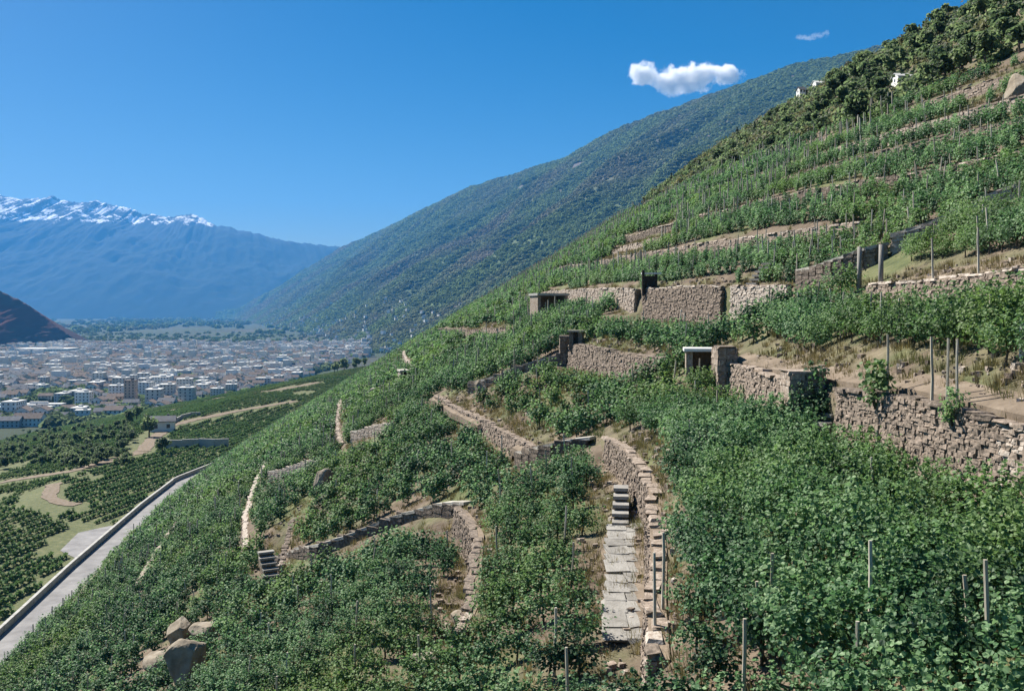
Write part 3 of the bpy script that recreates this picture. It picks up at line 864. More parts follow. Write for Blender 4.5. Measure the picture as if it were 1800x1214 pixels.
rock(330, 1200, (1.5, 1.2, 1.7), 'tall pale rock slab of the outcrop at bottom left', 5)
rock(318, 1130, (1.2, 0.9, 1.3), 'upper grey rock of the outcrop at bottom left', 6)
rock(275, 1166, (1.7, 0.9, 0.6), 'flat rock ledge of the outcrop at bottom left', 7)
rock(360, 1125, (1.1, 0.9, 0.9), 'right hand rock of the outcrop at bottom left', 8)
rock(569, 858, (1.1, 0.9, 1.2), 'pale grey boulder in the vines above the long stair', 9)
rock(812, 1098, (0.6, 0.5, 0.4), 'pale rubble stone at the end of the curved tan wall', 10)
rock(785, 1118, (0.4, 0.4, 0.35), 'smaller rubble stone below the curved tan wall', 12)
rock(845, 690, (0.7, 0.6, 0.8), 'round pale rock at the lower end of the middle stair', 13)

# ------------------------------------------------------------------ small shelters
def shelter(name, px, py, w, d, h, slab, slabm, rz, label, cat, back=True):
    x, y, z = cast(px, py)
    root = empty(name, (x, y, z - 0.2), rz)
    tag(root, label, cat, None, 'thing')
    t = 0.35
    for sg in (-1, 1):
        b = MB(); b.box((sg * (w / 2 - t / 2), d / 2, h / 2), (t, d, h)); link('side_wall', b.mesh('side_wall', M['stone']), root)
    b = MB(); b.box((0, d - t / 2, h / 2), (w - 2 * t - 0.004, t, h)); link('back_wall', b.mesh('back_wall', M['wallcore']), root)
    b = MB(); b.box((0, d / 2 - 0.05, h + slab / 2), (w + 0.24, d + 0.3, slab)); link('roof_slab', b.mesh('roof_slab', M[slabm]), root)
    b = MB(); b.box((0, d / 2, 0.03), (w, d, 0.3)); link('floor', b.mesh('floor', M['path']), root)
    EXC.append((np.array([[x, y], [x, y + d / 2]]), max(w, d) * 0.65))
    return root
shelter('stone_shelter', 1247, 655, 2.5, 1.6, 1.35, 0.17, 'whiteslab', -0.15, 'low shelter with a bright white slab roof at the end of the middle wall', 'shelter')
shelter('stone_shelter', 972, 553, 3.6, 2.4, 2.3, 0.25, 'concrete', 0.35, 'grey tool shed with a dark opening at the left end of the upper wall', 'shed')
shelter('stone_shelter', 722, 668, 2.6, 2.0, 1.3, 0.2, 'coping', 0.3, 'small dark stone shelter at the top of the distant pale stair', 'shelter')
shelter('stone_shelter', 1012, 645, 1.1, 1.0, 1.4, 0.14, 'coping', -0.2, 'small dark niche with a stone lintel at the left end of the middle wall', 'shelter')
gx_, gy_, gz_ = cast(1140, 548)
gate = empty('gateway', (gx_, gy_, gz_)); tag(gate, 'dark timber gateway with a white lintel between the two upper walls', 'gateway')
b = MB(); b.box((-0.45, 0, 0.9), (0.22, 0.25, 2.2)); link('post', b.mesh('post', M['darkwood']), gate)
b = MB(); b.box((0.65, 0.2, 0.8), (0.22, 0.25, 2.0)); link('post', b.mesh('post', M['darkwood']), gate)
b = MB(); b.box((0.25, 0.1, 1.72), (1.7, 0.3, 0.14)); link('lintel', b.mesh('lintel', M['whiteslab']), gate)
b = MB(); b.box((0.1, 0.12, 0.7), (0.88, 0.06, 1.6)); link('door', b.mesh('door', M['darkwood']), gate)

# ------------------------------------------------------------------ leaf meshes
LEAF_V = np.array([[0, 0, 0], [-0.52, 0.22, 0.10], [-0.42, 0.78, 0.14], [0, 1.05, -0.05], [0.42, 0.78, 0.14], [0.52, 0.22, 0.10]])
LEAF_F = np.array([[0, 3, 2, 1], [0, 5, 4, 3]])
def leaves(C, size, N, rg, tint):
    """one leaf at every centre, facing roughly along N"""
    n = len(C)
    N = N + rg.normal(0, 0.45, (n, 3)); N /= np.linalg.norm(N, axis=1)[:, None] + 1e-9
    d = rg.normal(0, 1, (n, 3)); d -= (d * N).sum(1)[:, None] * N; d /= np.linalg.norm(d, axis=1)[:, None] + 1e-9
    e = np.cross(d, N)
    sz = size * rg.uniform(0.7, 1.25, n)
    V = C[:, None, :] + sz[:, None, None] * (LEAF_V[None, :, 0:1] * e[:, None, :] + (LEAF_V[None, :, 1:2] - 0.5) * d[:, None, :] + LEAF_V[None, :, 2:3] * N[:, None, :])
    Fq = (np.arange(n)[:, None, None] * 6 + LEAF_F[None]).reshape(-1, 4)
    return V.reshape(-1, 3), Fq, np.repeat(tint, 2)

def vine_mesh(name, n, size, length, width, z0, z1, seed, mat):
    rg = np.random.default_rng(seed)
    nc = 15                                       # leaf clusters give the plant an uneven outline
    cc = np.stack([rg.uniform(-length / 2, length / 2, nc), rg.normal(0, width * 0.22, nc), rg.uniform(z0 + 0.15, z1 - 0.15, nc)], 1)
    k = rg.integers(0, nc, n)
    C = cc[k] + rg.normal(0, 1, (n, 3)) * [length * 0.17, width * 0.24, (z1 - z0) * 0.17]
    sh = rg.random(n) < 0.12                      # shoots above the wires
    C[sh, 2] = z1 + rg.uniform(-0.1, 0.32, sh.sum()); C[sh, 0] = np.round(C[sh, 0] * 3) / 3 + rg.normal(0, 0.05, sh.sum()); C[sh, 1] *= 0.4
    C[:, 2] = np.maximum(C[:, 2], z0 - 0.15)
    mid = (z0 + z1) / 2
    N = np.stack([C[:, 0] * 0.4, C[:, 1] * 2.2, (C[:, 2] - mid) * 0.8 + 0.55], 1); N /= np.linalg.norm(N, axis=1)[:, None] + 1e-9
    tint = np.clip(rg.normal(0.48, 0.17, n) + (rg.random(n) < 0.05) * 0.4, 0, 1)
    V, Fq, t = leaves(C, size, N, rg, tint)
    return mesh_np(name, V, [Fq], mat, attrs={'tint': ('FLOAT', 'FACE', t)})

def stem_mesh(seed, h=0.85):
    rg = random.Random(seed)
    b = MB(); p = (0, 0, -0.15)
    for k in range(4):
        q = (p[0] + rg.uniform(-.06, .06), p[1] + rg.uniform(-.06, .06), p[2] + (h + 0.15) / 4)
        b.tube(p, q, 0.045 - k * 0.006, 0.04 - k * 0.006, 5); p = q
    for sg in (-1, 1):
        b.tube(p, (p[0] + sg * 0.5, p[1] + rg.uniform(-.05, .05), p[2] + rg.uniform(.05, .2)), 0.022, 0.012, 4)
    return b.mesh('stem', M['wood'])

NEARN = [vine_mesh('foliage', 620, 0.085, 1.1, 0.42, 0.25, 1.05, 150 + k, M['vine']) for k in range(5)]
NEARV = [vine_mesh('foliage', 1050, 0.086, 1.15, 0.85, 0.45, 1.45, 50 + k, M['vine']) for k in range(6)]
MIDV = [vine_mesh('foliage', 300, 0.135, 1.1, 0.42, 0.2, 1.1, 70 + k, M['vine']) for k in range(5)]
FARV = [vine_mesh('foliage', 120, 0.24, 1.4, 0.6, 0.25, 1.3, 90 + k, M['vine']) for k in range(4)]
FIELDV = [vine_mesh('foliage', 40, 0.45, 2.0, 0.6, 0.15, 0.9, 110 + k, M['field']) for k in range(3)]
STEMS = [stem_mesh(k) for k in range(4)]

def instancer(name, P, rot, scl, meshes, label, kind='stuff', seed=1):
    n = len(P)
    me = bpy.data.meshes.new(name)
    me.vertices.add(n); me.vertices.foreach_set('co', np.asarray(P, np.float32).ravel())
    for an, arr, ty in (('rot', rot, 'FLOAT'), ('scl', scl, 'FLOAT'), ('pick', np.random.default_rng(seed).integers(0, len(meshes), n), 'INT')):
        a = me.attributes.new(an, ty, 'POINT'); a.data.foreach_set('value', np.asarray(arr, np.float32 if ty == 'FLOAT' else np.int32))
    o = link(name, me)
    ng = bpy.data.node_groups.new(name, 'GeometryNodeTree')
    ng.interface.new_socket('Geometry', in_out='INPUT', socket_type='NodeSocketGeometry')
    ng.interface.new_socket('Geometry', in_out='OUTPUT', socket_type='NodeSocketGeometry')
    N = ng.nodes; L = ng.links
    gi = N.new('NodeGroupInput'); go = N.new('NodeGroupOutput')
    def named(an, ty):
        q = N.new('GeometryNodeInputNamedAttribute'); q.data_type = ty; q.inputs[0].default_value = an; return q.outputs[0]
    r = N.new('ShaderNodeCombineXYZ'); L.new(named('rot', 'FLOAT'), r.inputs[2])
    s_ = named('scl', 'FLOAT'); pk = named('pick', 'INT')
    jn = N.new('GeometryNodeJoinGeometry')
    for k, m_ in enumerate(meshes):
        po = bpy.data.objects.new(name + '_source', m_)
        oi = N.new('GeometryNodeObjectInfo'); oi.inputs['Object'].default_value = po; oi.transform_space = 'ORIGINAL'
        cp = N.new('FunctionNodeCompare'); cp.data_type = 'INT'; cp.operation = 'EQUAL'
        ia = [i for i in cp.inputs if i.type == 'INT']
        L.new(pk, ia[0]); ia[1].default_value = k
        ip = N.new('GeometryNodeInstanceOnPoints')
        L.new(gi.outputs[0], ip.inputs['Points']); L.new(cp.outputs[0], ip.inputs['Selection']); L.new(oi.outputs['Geometry'], ip.inputs['Instance'])
        L.new(r.outputs[0], ip.inputs['Rotation']); L.new(s_, ip.inputs['Scale']); L.new(ip.outputs[0], jn.inputs[0])
    L.new(jn.outputs[0], go.inputs[0])
    md = o.modifiers.new('scatter', 'NODES'); md.node_group = ng
    tag(o, label, kind=kind)
    return o

# ------------------------------------------------------------------ vines on the slope
for key, w in (('upper_a', 2.0), ('upper_b', 2.0), ('mid', 1.2), ('upper_c', 0.8), ('low_b', 0.6), ('path_a', 0.6), ('upper_d', 1.3)):
    line = WALLS[key][0]; yq = np.linspace(line[0][0], line[-1][0], 12); EXC.append((np.stack([x_of(wall_s(line, yq) - w, yq), yq], 1), w))
yq = np.linspace(24, 54, 12); EXC.append((np.stack([x_of(np.full(12, 19.0), yq), yq], 1), 0.9))
BARE = []           # (x, y, rx, ry, share removed)
for px, py, rx, ry, q in [(1115, 440, 4.5, 14, 1), (845, 585, 5, 16, .9), (950, 705, 4.5, 9, .62), (500, 965, 2.0, 6, .9), (1120, 815, 1.7, 4.5, 1),
                          (640, 775, 2.5, 6, .8), (700, 640, 4, 14, .8), (830, 720, 2.2, 9, .8), (310, 1150, 2.2, 3.0, .9), (775, 1060, 0.8, 3, .7), (610, 730, 2.0, 10, .7),
                          (1780, 155, 4, 10, .9), (900, 535, 4, 10, .7), (1700, 500, 1.6, 9, .9), (1045, 960, .8, 5, .5), (840, 1000, 1.0, 6, .7), (1330, 800, .1, .1, 0)]:
    x, y, z = cast(px, py); BARE.append((x, y, rx, ry, q))

def poly_dist(P, line):
    d = np.full(len(P), 1e9)
    for a, b in zip(line[:-1], line[1:]):
        ab = b - a; t = np.clip(((P - a) @ ab) / (ab @ ab + 1e-9), 0, 1)
        d = np.minimum(d, np.hypot(*(P - a - t[:, None] * ab).T))
    return d

def clear(P):
    keep = np.ones(len(P), bool)
    for line, r in EXC:
        line = np.asarray(line, float)
        lo = line.min(0) - r - 1; hi = line.max(0) + r + 1
        m_ = (P[:, 0] > lo[0]) & (P[:, 0] < hi[0]) & (P[:, 1] > lo[1]) & (P[:, 1] < hi[1])
        if m_.any():
            st = max(1, len(line) // 30); ln = np.vstack([line[::st], line[-1:]])
            keep[np.where(m_)[0][poly_dist(P[m_], ln) < r]] = False
    rd = RNG.random(len(P))
    for x, y, rx, ry, q in BARE:
        e = ((P[:, 0] - x) / rx) ** 2 + ((P[:, 1] - y) / ry) ** 2 + fbm(P[:, 0] / 1.5, P[:, 1] / 2.5, 2, 66) * 0.5
        keep &= ~((e < 1) & (rd < q))
    s = s_of(P[:, 0], P[:, 1])
    keep &= P[:, 0] > road_r(P[:, 1]) + 2.5
    return keep & (np.abs(P[:, 0] / np.maximum(P[:, 1], 1)) < 0.72)

Pts = []; Rot = []
# rows that climb the slope (lower vineyards and middle terrace)
k = 0.42; nn = math.hypot(1, k)
ang = math.atan2(-k, 1)
for i, sp in [(i, 1.45) for i in range(-60, 310)] + [(i, 1.8) for i in range(-55, 260)]:
    x = np.arange(-85, 26, 0.86); x = x + RNG.normal(0, 0.08, len(x))
    c = i * sp * nn
    y = c - k * x + RNG.normal(0, 0.07, len(x)) + fbm(x / 16, x * 0 + i * 0.07, 2, 9) * 0.45
    s = s_of(x, y)
    ok = ((s < 3.4) if sp > 1.6 else (s >= 3.4)) & (y > 9) & (y < 250) & (s < 18.2) & (s > -75) & (Zf(x, y) > ROAD_Z + 3)
    Pts.append(np.stack([x[ok], y[ok]], 1)); Rot.append(np.full(ok.sum(), ang))
# rows along the terraces of the upper vineyard
for sv in np.arange(19.2, 53, 1.3):
    y = np.arange(22, 255, 1.0); y = y + RNG.normal(0, 0.1, len(y))
    s = sv + fbm(y / 15, y * 0 + sv, 2, 4) * 0.5
    top = np.interp(y, [40, 80, 120, 240], [54, 51, 50, 62])
    ok = s < top
    x = x_of(s, y)
    Pts.append(np.stack([x[ok], y[ok]], 1)); Rot.append(np.full(ok.sum(), math.pi / 2))
Pts = np.vstack(Pts); Rot = np.concatenate(Rot)
kp = clear(Pts) & (RNG.random(len(Pts)) > 0.04)
kp &= fbm(Pts[:, 0] / 2.2, Pts[:, 1] / 2.2, 2, 31) > -0.62
Pts = Pts[kp]; Rot = Rot[kp] + RNG.choice([0, math.pi], kp.sum()) + RNG.normal(0, 0.12, kp.sum())
PZ = Zf(Pts[:, 0], Pts[:, 1])
SCL = RNG.uniform(0.82, 1.14, len(Pts)) * np.where(s_of(Pts[:, 0], Pts[:, 1]) > 18.4, 0.92, 1.0) * np.where((s_of(Pts[:, 0], Pts[:, 1]) > 11) & (s_of(Pts[:, 0], Pts[:, 1]) < 18.4) & (Pts[:, 1] < 60), 1.05, 1.0)
u_ = Pts[:, 0] / Pts[:, 1]; v_ = (PZ + 1.0) / Pts[:, 1]
inview = (np.abs(u_) < 0.56) & (v_ > -0.42)
order = np.argsort(np.where(inview, Pts[:, 1], 1e6))[:300]
near = np.zeros(len(Pts), bool); near[order] = True
for n, i in enumerate(order):
    root = empty('grapevine', (Pts[i, 0], Pts[i, 1], PZ[i] - 0.02), Rot[i], SCL[i])
    sv = float(s_of(*Pts[i]))
    if sv > 11.3: lab, gp = 'tall leafy grapevine on the middle terrace above the tall stone wall', 'grapevines on the middle terrace'
    elif Pts[i, 0] < cast(1100, 1100)[0] + (Pts[i, 1] - 25) * 0.12: lab, gp = 'leafy green grapevine left of the narrow grey path at the bottom', 'grapevines left of the grey path'
    else: lab, gp = 'leafy green grapevine in the dense foreground below the tall stone wall', 'grapevines in the foreground'
    tag(root, lab, 'grapevine', gp)
    link('foliage', NEARV[n % 6] if sv > 3.4 else NEARN[n % 5], root); link('stem', STEMS[n % 4], root)
rest = ~near
d = Pts[:, 1]
sA = s_of(Pts[:, 0], Pts[:, 1])
for nm, sel, ms, lab in (('vine_foliage', rest & (d < 48) & (sA <= 3.4), NEARN, 'low tidy vine rows left of the grey path'), ('vine_foliage', rest & (d < 48) & (sA > 3.4), NEARV, 'dense leafy vine rows around the nearest stone walls'),
                         ('vine_foliage', rest & (d >= 48) & (d < 110), MIDV, 'green vine rows climbing the terraced slope in the middle distance'),
                         ('vine_foliage', rest & (d >= 110), FARV, 'far vine rows up to the crest of the spur')):
    instancer(nm, np.stack([Pts[sel, 0], Pts[sel, 1], PZ[sel] - 0.02], 1), Rot[sel], SCL[sel], ms, lab, seed=int(d[sel].min()))
sel = rest & (d < 75)
instancer('vine_stems', np.stack([Pts[sel, 0], Pts[sel, 1], PZ[sel] - 0.02], 1), Rot[sel], SCL[sel], STEMS, 'thin brown stems under the vine rows', seed=5)
# ------------------------------------------------------------------ stakes in the vines
def cast_h(px, py, h):
    u = (px - 900) / F; v = (HOR - py) / F
    dd = v * _cy - Zf(u * _cy, _cy) - h
    i = np.argmax(dd < 0) if (dd < 0).any() else len(_cy) - 1
    y = _cy[i]
    return float(u * y), float(y), float(Zf(u * y, y))

def stake_mesh(h, r, seed, mat):
    rg = random.Random(seed)
    b = MB(); p = (0, 0, -0.3); n = 4
    for k in range(n):
        q = (p[0] + rg.uniform(-.02, .02), p[1] + rg.uniform(-.02, .02), -0.3 + (h + 0.3) * (k + 1) / n)
        b.tube(p, q, r * (1 - 0.06 * k), r * (1 - 0.06 * (k + 1)), 6); p = q
    return b.mesh('vine_stake', mat)
STK = [stake_mesh(2.2, 0.05, k, M['stake']) for k in range(5)]
def stake(x, y, z, k, label, group=None, sc=1.0, lean=0.05):
    o = link('vine_stake', STK[k % 5]); o.location = (x, y, z); o.scale = (1, 1, sc)
    o.rotation_euler = (random.uniform(-lean, lean), random.uniform(-lean, lean), random.uniform(0, 6))
    return tag(o, label, 'stake', group)
n_st = 0
for px, pt, label in [(1665, 618, 'pale stake standing at the front of the middle terrace, nearest to the right edge'),
                      (1682, 604, 'pale stake leaning just behind the front stake of the middle terrace'),
                      (1640, 595, 'pale stake left of the two close stakes on the middle terrace'),
                      (1560, 602, 'lone pale stake at the front of the middle terrace above the stair niche'),
                      (1362, 976, 'short grey stake in a gap of the foreground vines'),
                      (1530, 955, 'slim grey stake in the foreground vines, under the tall wall'),
                      (1740, 993, 'grey stake in the foreground vines near the right edge'),
                      (1306, 1092, 'thin stake in the foreground vines near the bottom edge'),
                      (1000, 1140, 'thin pale stake at the bottom edge, left of the grey path'),
                      (1164, 940, 'pale stake standing beside the brown wall of the grey path'),
                      (1152, 985, 'second pale stake beside the brown wall of the grey path'),
                      (1400, 450, 'tall thin stake at the corner of the upper wall'),
                      (1640, 440, 'slim stake on the bare strip above the low tumbledown wall'),
                      (1720, 425, 'weathered stake above the low tumbledown wall near the right edge')]:
    x, y, z = cast_h(px, pt, 2.15); stake(x, y, z, n_st, label, lean=0.03); n_st += 1
for px, pt, label in [(1510, 440, 'left one of the two thick grey posts on the dark upper stair'), (1548, 440, 'right one of the two thick grey posts on the dark upper stair')]:
    x, y, z = cast_h(px, pt, 2.3)
    b = MB(); b.tube((0, 0, -0.3), (0.03, 0, 2.3), 0.13, 0.11, 8)
    o = link('timber_post', b.mesh('timber_post', M['greywood'], True)); o.location = (x, y, z); tag(o, label, 'post')
x, y, z = cast_h(1797, 567, 1.0)
b = MB(); b.box((0, 0, 0.4), (0.13, 0.13, 1.2), taper=0.05)
o = link('marker_post', b.mesh('marker_post', M['whiteslab'])); o.location = (x, y, z); tag(o, 'white square post at the right edge on the middle terrace', 'post')
cand = np.where((np.abs(u_) < 0.57) & (v_ > -0.43) & (RNG.random(len(Pts)) < np.where(Pts[:, 1] < 34, 0.06, np.where(s_of(Pts[:, 0], Pts[:, 1]) > 18.4, 0.3, 0.15))))[0]
sc_ = s_of(Pts[cand, 0], Pts[cand, 1])
order2 = cand[np.argsort(Pts[cand, 1])]
ind = order2[:284]; far_st = order2[284:]
for i in ind:
    sv = float(s_of(*Pts[i])); y = Pts[i, 1]
    if sv > 18.4: lab, gp = 'thin weathered stake in the upper vine rows, above the upper walls', 'stakes in the upper vineyard'
    elif sv > 11: lab, gp = 'thin pale stake among the vines of the middle terrace', 'stakes on the middle terrace'
    elif y < 34: lab, gp = 'thin weathered stake poking out of the foreground vines', 'stakes in the foreground vines'
    else: lab, gp = 'thin stake in the vine rows around the long stair', 'stakes in the lower vineyard'
    stake(Pts[i, 0] + 0.1, Pts[i, 1] + 0.1, PZ[i], n_st, lab, gp, random.uniform(0.72, 0.86) if y < 34 else random.uniform(0.8, 1.0), 0.09); n_st += 1
instancer('vine_stakes', np.stack([Pts[far_st, 0], Pts[far_st, 1] + 0.15, PZ[far_st]], 1), RNG.uniform(0, 6, len(far_st)), RNG.uniform(0.85, 1.1, len(far_st)), [stake_mesh(2.2, 0.075, 40 + k, M['stake']) for k in range(3)], 'many thin stakes in the far vine rows', seed=9)

# ------------------------------------------------------------------ grass and weeds
def tuft_mesh(seed, n=34, h=0.24, w=0.26):
    rg = np.random.default_rng(seed)
    a = rg.uniform(0, 6.28, n); r = rg.uniform(0, w, n); bx = np.cos(a) * r; by = np.sin(a) * r
    hh = h * rg.uniform(0.5, 1.2, n); le = rg.uniform(0.1, 0.6, n) * hh; wd = 0.014
    tx = bx + np.cos(a) * le; ty = by + np.sin(a) * le
    px_, py_ = -np.sin(a) * wd, np.cos(a) * wd
    z0 = np.full(n, -0.05)
    V = np.stack([np.stack([bx - px_, by - py_, z0], 1), np.stack([bx + px_, by + py_, z0], 1), np.stack([tx, ty, hh], 1)], 1).reshape(-1, 3)
    return mesh_np('tuft', V, [np.arange(n * 3).reshape(-1, 3)], M['dry'], attrs={'tint': ('FLOAT', 'FACE', rg.uniform(0.1, 0.9, n))})
TUFT = [tuft_mesh(k) for k in range(5)]
gp = []
for x, y, rx, ry, q in BARE:
    n = int(min(900, rx * ry * 9))
    a = RNG.uniform(0, 6.28, n); r = np.sqrt(RNG.random(n)) * 1.15
    gp.append(np.stack([x + np.cos(a) * r * rx, y + np.sin(a) * r * ry], 1))
for key, lo, hi, dens in (('big_a', -1.2, 2.2, 9), ('big_b', -1.2, 2.4, 9), ('mid', -1.2, 1.6, 8), ('upper_a', -1.2, 0.9, 7), ('upper_b', -1.2, 0.9, 7), ('upper_d', -1, 1.8, 8), ('path_a', -1.0, 1.8, 8), ('low_b', -1.0, 1.5, 8), ('path_mid', -1.2, 1.2, 6), ('upper_c', -1, .8, 5), ('low_c', -1.4, 1, 6)):
    line = WALLS[key][0]; n = int((line[-1][0] - line[0][0]) * dens)
    y = RNG.uniform(line[0][0], line[-1][0], n); s = wall_s(line, y) + RNG.uniform(lo, hi, n)
    k = np.abs(s - wall_s(line, y)) > 0.42
    gp.append(np.stack([x_of(s, y)[k], y[k]], 1))
n = 5200; y = 12 + 60 * RNG.random(n) ** 1.2; s = RNG.uniform(-18, 19, n); gp.append(np.stack([x_of(s, y), y], 1))
n = 2600; y = RNG.uniform(60, 180, n); s = RNG.uniform(-20, 52, n); gp.append(np.stack([x_of(s, y), y], 1))
gp = np.vstack(gp)
instancer('dry_grass', np.stack([gp[:, 0], gp[:, 1], Zf(gp[:, 0], gp[:, 1])], 1), RNG.uniform(0, 6.28, len(gp)), RNG.uniform(0.6, 1.5, len(gp)), TUFT, 'dry grass and weeds on the banks and along the walls', seed=3)

rp = []
for key, lo, hi, dens in (('big_a', 0.4, 2.6, 16), ('big_b', 0.4, 2.6, 14), ('mid', 0.4, 1.8, 9), ('path_a', 0.3, 2.0, 10), ('path_a', -1.6, -0.4, 8), ('low_b', -1.8, 1.4, 10), ('upper_d', 0.4, 1.8, 10), ('path_mid', -0.6, 1.6, 8), ('upper_b', 0.4, 1.4, 6), ('big_a', -1.4, -0.4, 8)):
    line = WALLS[key][0]; n = int((line[-1][0] - line[0][0]) * dens)
    y = RNG.uniform(line[0][0], line[-1][0], n); rp.append(np.stack([x_of(wall_s(line, y) + RNG.uniform(lo, hi, n), y), y], 1))
for x, y, rx, ry, q in BARE:
    n = int(min(260, rx * ry * 5)); a = RNG.uniform(0, 6.28, n); r = np.sqrt(RNG.random(n)); rp.append(np.stack([x + np.cos(a) * r * rx, y + np.sin(a) * r * ry], 1))
rp = np.vstack(rp)
instancer('rubble', np.stack([rp[:, 0], rp[:, 1], Zf(rp[:, 0], rp[:, 1]) + 0.04], 1), RNG.uniform(0, 6.28, len(rp)), 0.05 + 0.20 * RNG.random(len(rp)) ** 3, STM, 'loose stones scattered on the bare earth by the walls', seed=14)

# ------------------------------------------------------------------ trees
def crown_mesh(kind, seed, n=330, size=0.42):
    rg = np.random.default_rng(seed)
    if kind == 'conifer':
        t = rg.random(n) ** 0.7; a = rg.uniform(0, 6.28, n); tier = np.floor(t * 7) / 7
        r = (1 - t) * 1.15 * rg.uniform(0.55, 1.0, n) * (0.75 + 0.25 * ((t - tier) * -7 + 1))
        C = np.stack([np.cos(a) * r, np.sin(a) * r, 0.7 + t * 4.0], 1)
        N = np.stack([np.cos(a), np.sin(a), np.full(n, 0.5)], 1)
    else:
        nc = 13
        d = rg.normal(0, 1, (nc, 3)); d /= np.linalg.norm(d, axis=1)[:, None]
        cc = d * rg.uniform(0.35, 1.0, nc)[:, None] * [1.15, 1.15, 1.05] + [0, 0, 2.35]
        cc[:, 2] = np.maximum(cc[:, 2], 1.3)
        rad = rg.uniform(0.38, 0.7, nc); k = rg.integers(0, nc, n)
        e = rg.normal(0, 1, (n, 3)); e /= np.linalg.norm(e, axis=1)[:, None]
        C = cc[k] + e * rad[k][:, None] * rg.uniform(0.6, 1.05, n)[:, None]
        N = e * 0.9 + [0, 0, 0.35]
    V, Fq, t_ = leaves(C, size, N, rg, np.clip(rg.normal(0.45, 0.2, n), 0, 1))
    return mesh_np('crown', V, [Fq], M[{'broad': 'crown', 'rust': 'rust', 'conifer': 'conifer'}[kind]], attrs={'tint': ('FLOAT', 'FACE', t_)})
def trunk_mesh(kind, seed):
    rg = random.Random(seed); b = MB()
    if kind == 'conifer':
        b.tube((0, 0, -0.4), (0, 0, 4.4), 0.13, 0.02, 6)
    else:
        b.tube((0, 0, -0.4), (0.05, 0, 1.3), 0.15, 0.10, 6); b.tube((0.05, 0, 1.3), (0, 0.1, 2.8), 0.10, 0.03, 6)
        for k in range(5):
            a = rg.uniform(0, 6.28); b.tube((0.04, 0, rg.uniform(1.0, 1.6)), (math.cos(a) * 0.9, math.sin(a) * 0.9, rg.uniform(1.9, 2.9)), 0.055, 0.015, 4)
    return b.mesh('trunk', M['wood'])
TREE = {k: [(crown_mesh(k, 300 + 10 * q + len(k), 210 if k == 'conifer' else 330, 0.34 if k == 'conifer' else 0.42), trunk_mesh(k, q)) for q in range(n)] for k, n in (('broad', 4), ('conifer', 2), ('rust', 2))}
def tree(kind, q, x, y, z, sc, label, group=None):
    root = empty({'broad': 'broadleaf_tree', 'conifer': 'conifer_tree', 'rust': 'brown_tree'}[kind], (x, y, z), random.uniform(0, 6.28), sc)
    tag(root, label, 'tree', group)
    c, t = TREE[kind][q % len(TREE[kind])]
    link('crown', c, root); link('trunk', t, root)

n = 5200
yy = RNG.uniform(55, 262, n); su = RNG.uniform(46, 175, n)
top = np.interp(yy, [40, 80, 120, 240], [55, 52, 51, 63])
edge = fbm(su / 9, yy / 9, 3, 41) * 4
xx = x_of(su, yy); zz = Zf(xx, yy)
ok = (su > top + edge) & (np.abs(xx / yy) < 0.62) & (zz / yy < 0.40)
_ya = np.arange(110, 262, 1.0)
for pxh, yh in [(q, _ya[np.argmax(Zf((q - 900) / F * _ya, _ya) / _ya)]) for q in (1408, 1442)] + [(1590, 120)]:
    ok &= ~((np.abs(xx / yy - (pxh - 900) / F) < 0.011) & (yy > yh - 45) & (yy < yh + 8))
xx, yy, zz = xx[ok], yy[ok], zz[ok]
keep = []; cell = {}
for i in range(len(xx)):                     # keep trees apart
    c = (int(xx[i] // 2.6), int(yy[i] // 2.6))
    if any((c[0] + a, c[1] + b_) in cell and math.hypot(xx[i] - xx[cell[(c[0] + a, c[1] + b_)]], yy[i] - yy[cell[(c[0] + a, c[1] + b_)]]) < 2.6 for a in (-1, 0, 1) for b_ in (-1, 0, 1)): continue
    cell[c] = i; keep.append(i)
keep = np.array(keep); xx, yy, zz = xx[keep], yy[keep], zz[keep]
hue = fbm(xx / 16, yy / 16, 3, 91)
kinds = np.where(hue + np.where(xx / yy < 0.33, 0.45, 0.0) > 0.40, 'rust', np.where(RNG.random(len(xx)) < 0.08, 'conifer', 'broad'))
size = RNG.uniform(0.5, 1.05, len(xx)) * np.where(kinds == 'rust', 0.8, 1.0) * np.where(xx / yy < 0.33, 0.7, 1.0)
iv = (np.abs(xx / yy) < 0.565) & (zz / yy < 0.335)
od = np.argsort(np.where(iv, yy / size, 1e6))
LBL = {'broad': ('small green tree in the wood above the upper vineyard', 'green trees of the wood'), 'conifer': ('slim dark conifer in the wood above the upper vineyard', 'dark conifers of the wood'), 'rust': ('olive brown small tree in the wood above the upper vineyard', 'brown trees of the wood')}
for n_, i in enumerate(od[:280]):
    k = str(kinds[i]); tree(k, n_, xx[i], yy[i], zz[i], float(size[i]), *LBL[k])
ro = od[280:]
for k in ('broad', 'conifer', 'rust'):
    sel = ro[kinds[ro] == k]
    if len(sel): instancer('wood', np.stack([xx[sel], yy[sel], zz[sel]], 1), RNG.uniform(0, 6, len(sel)), size[sel], [c for c, t in TREE[k]], 'wooded upper slope of ' + {'broad': 'green trees', 'conifer': 'dark conifers', 'rust': 'brown scrub'}[k] + ' against the sky', seed=len(k))
n = 5200
yy = RNG.uniform(55, 262, n); su = RNG.uniform(47, 175, n); xx = x_of(su, yy)
top = np.interp(yy, [40, 80, 120, 240], [54, 51, 50, 62]) + fbm(su / 9, yy / 9, 3, 41) * 3
ok = (su > top) & (np.abs(xx / yy) < 0.62); xx, yy = xx[ok], yy[ok]
SHR = [vine_mesh('scrub', 70, 0.34, 1.6, 1.5, 0.1, 1.0, 130 + k, M['crown']) for k in range(3)] + [vine_mesh('scrub', 70, 0.34, 1.6, 1.5, 0.1, 1.0, 140, M['rust'])]
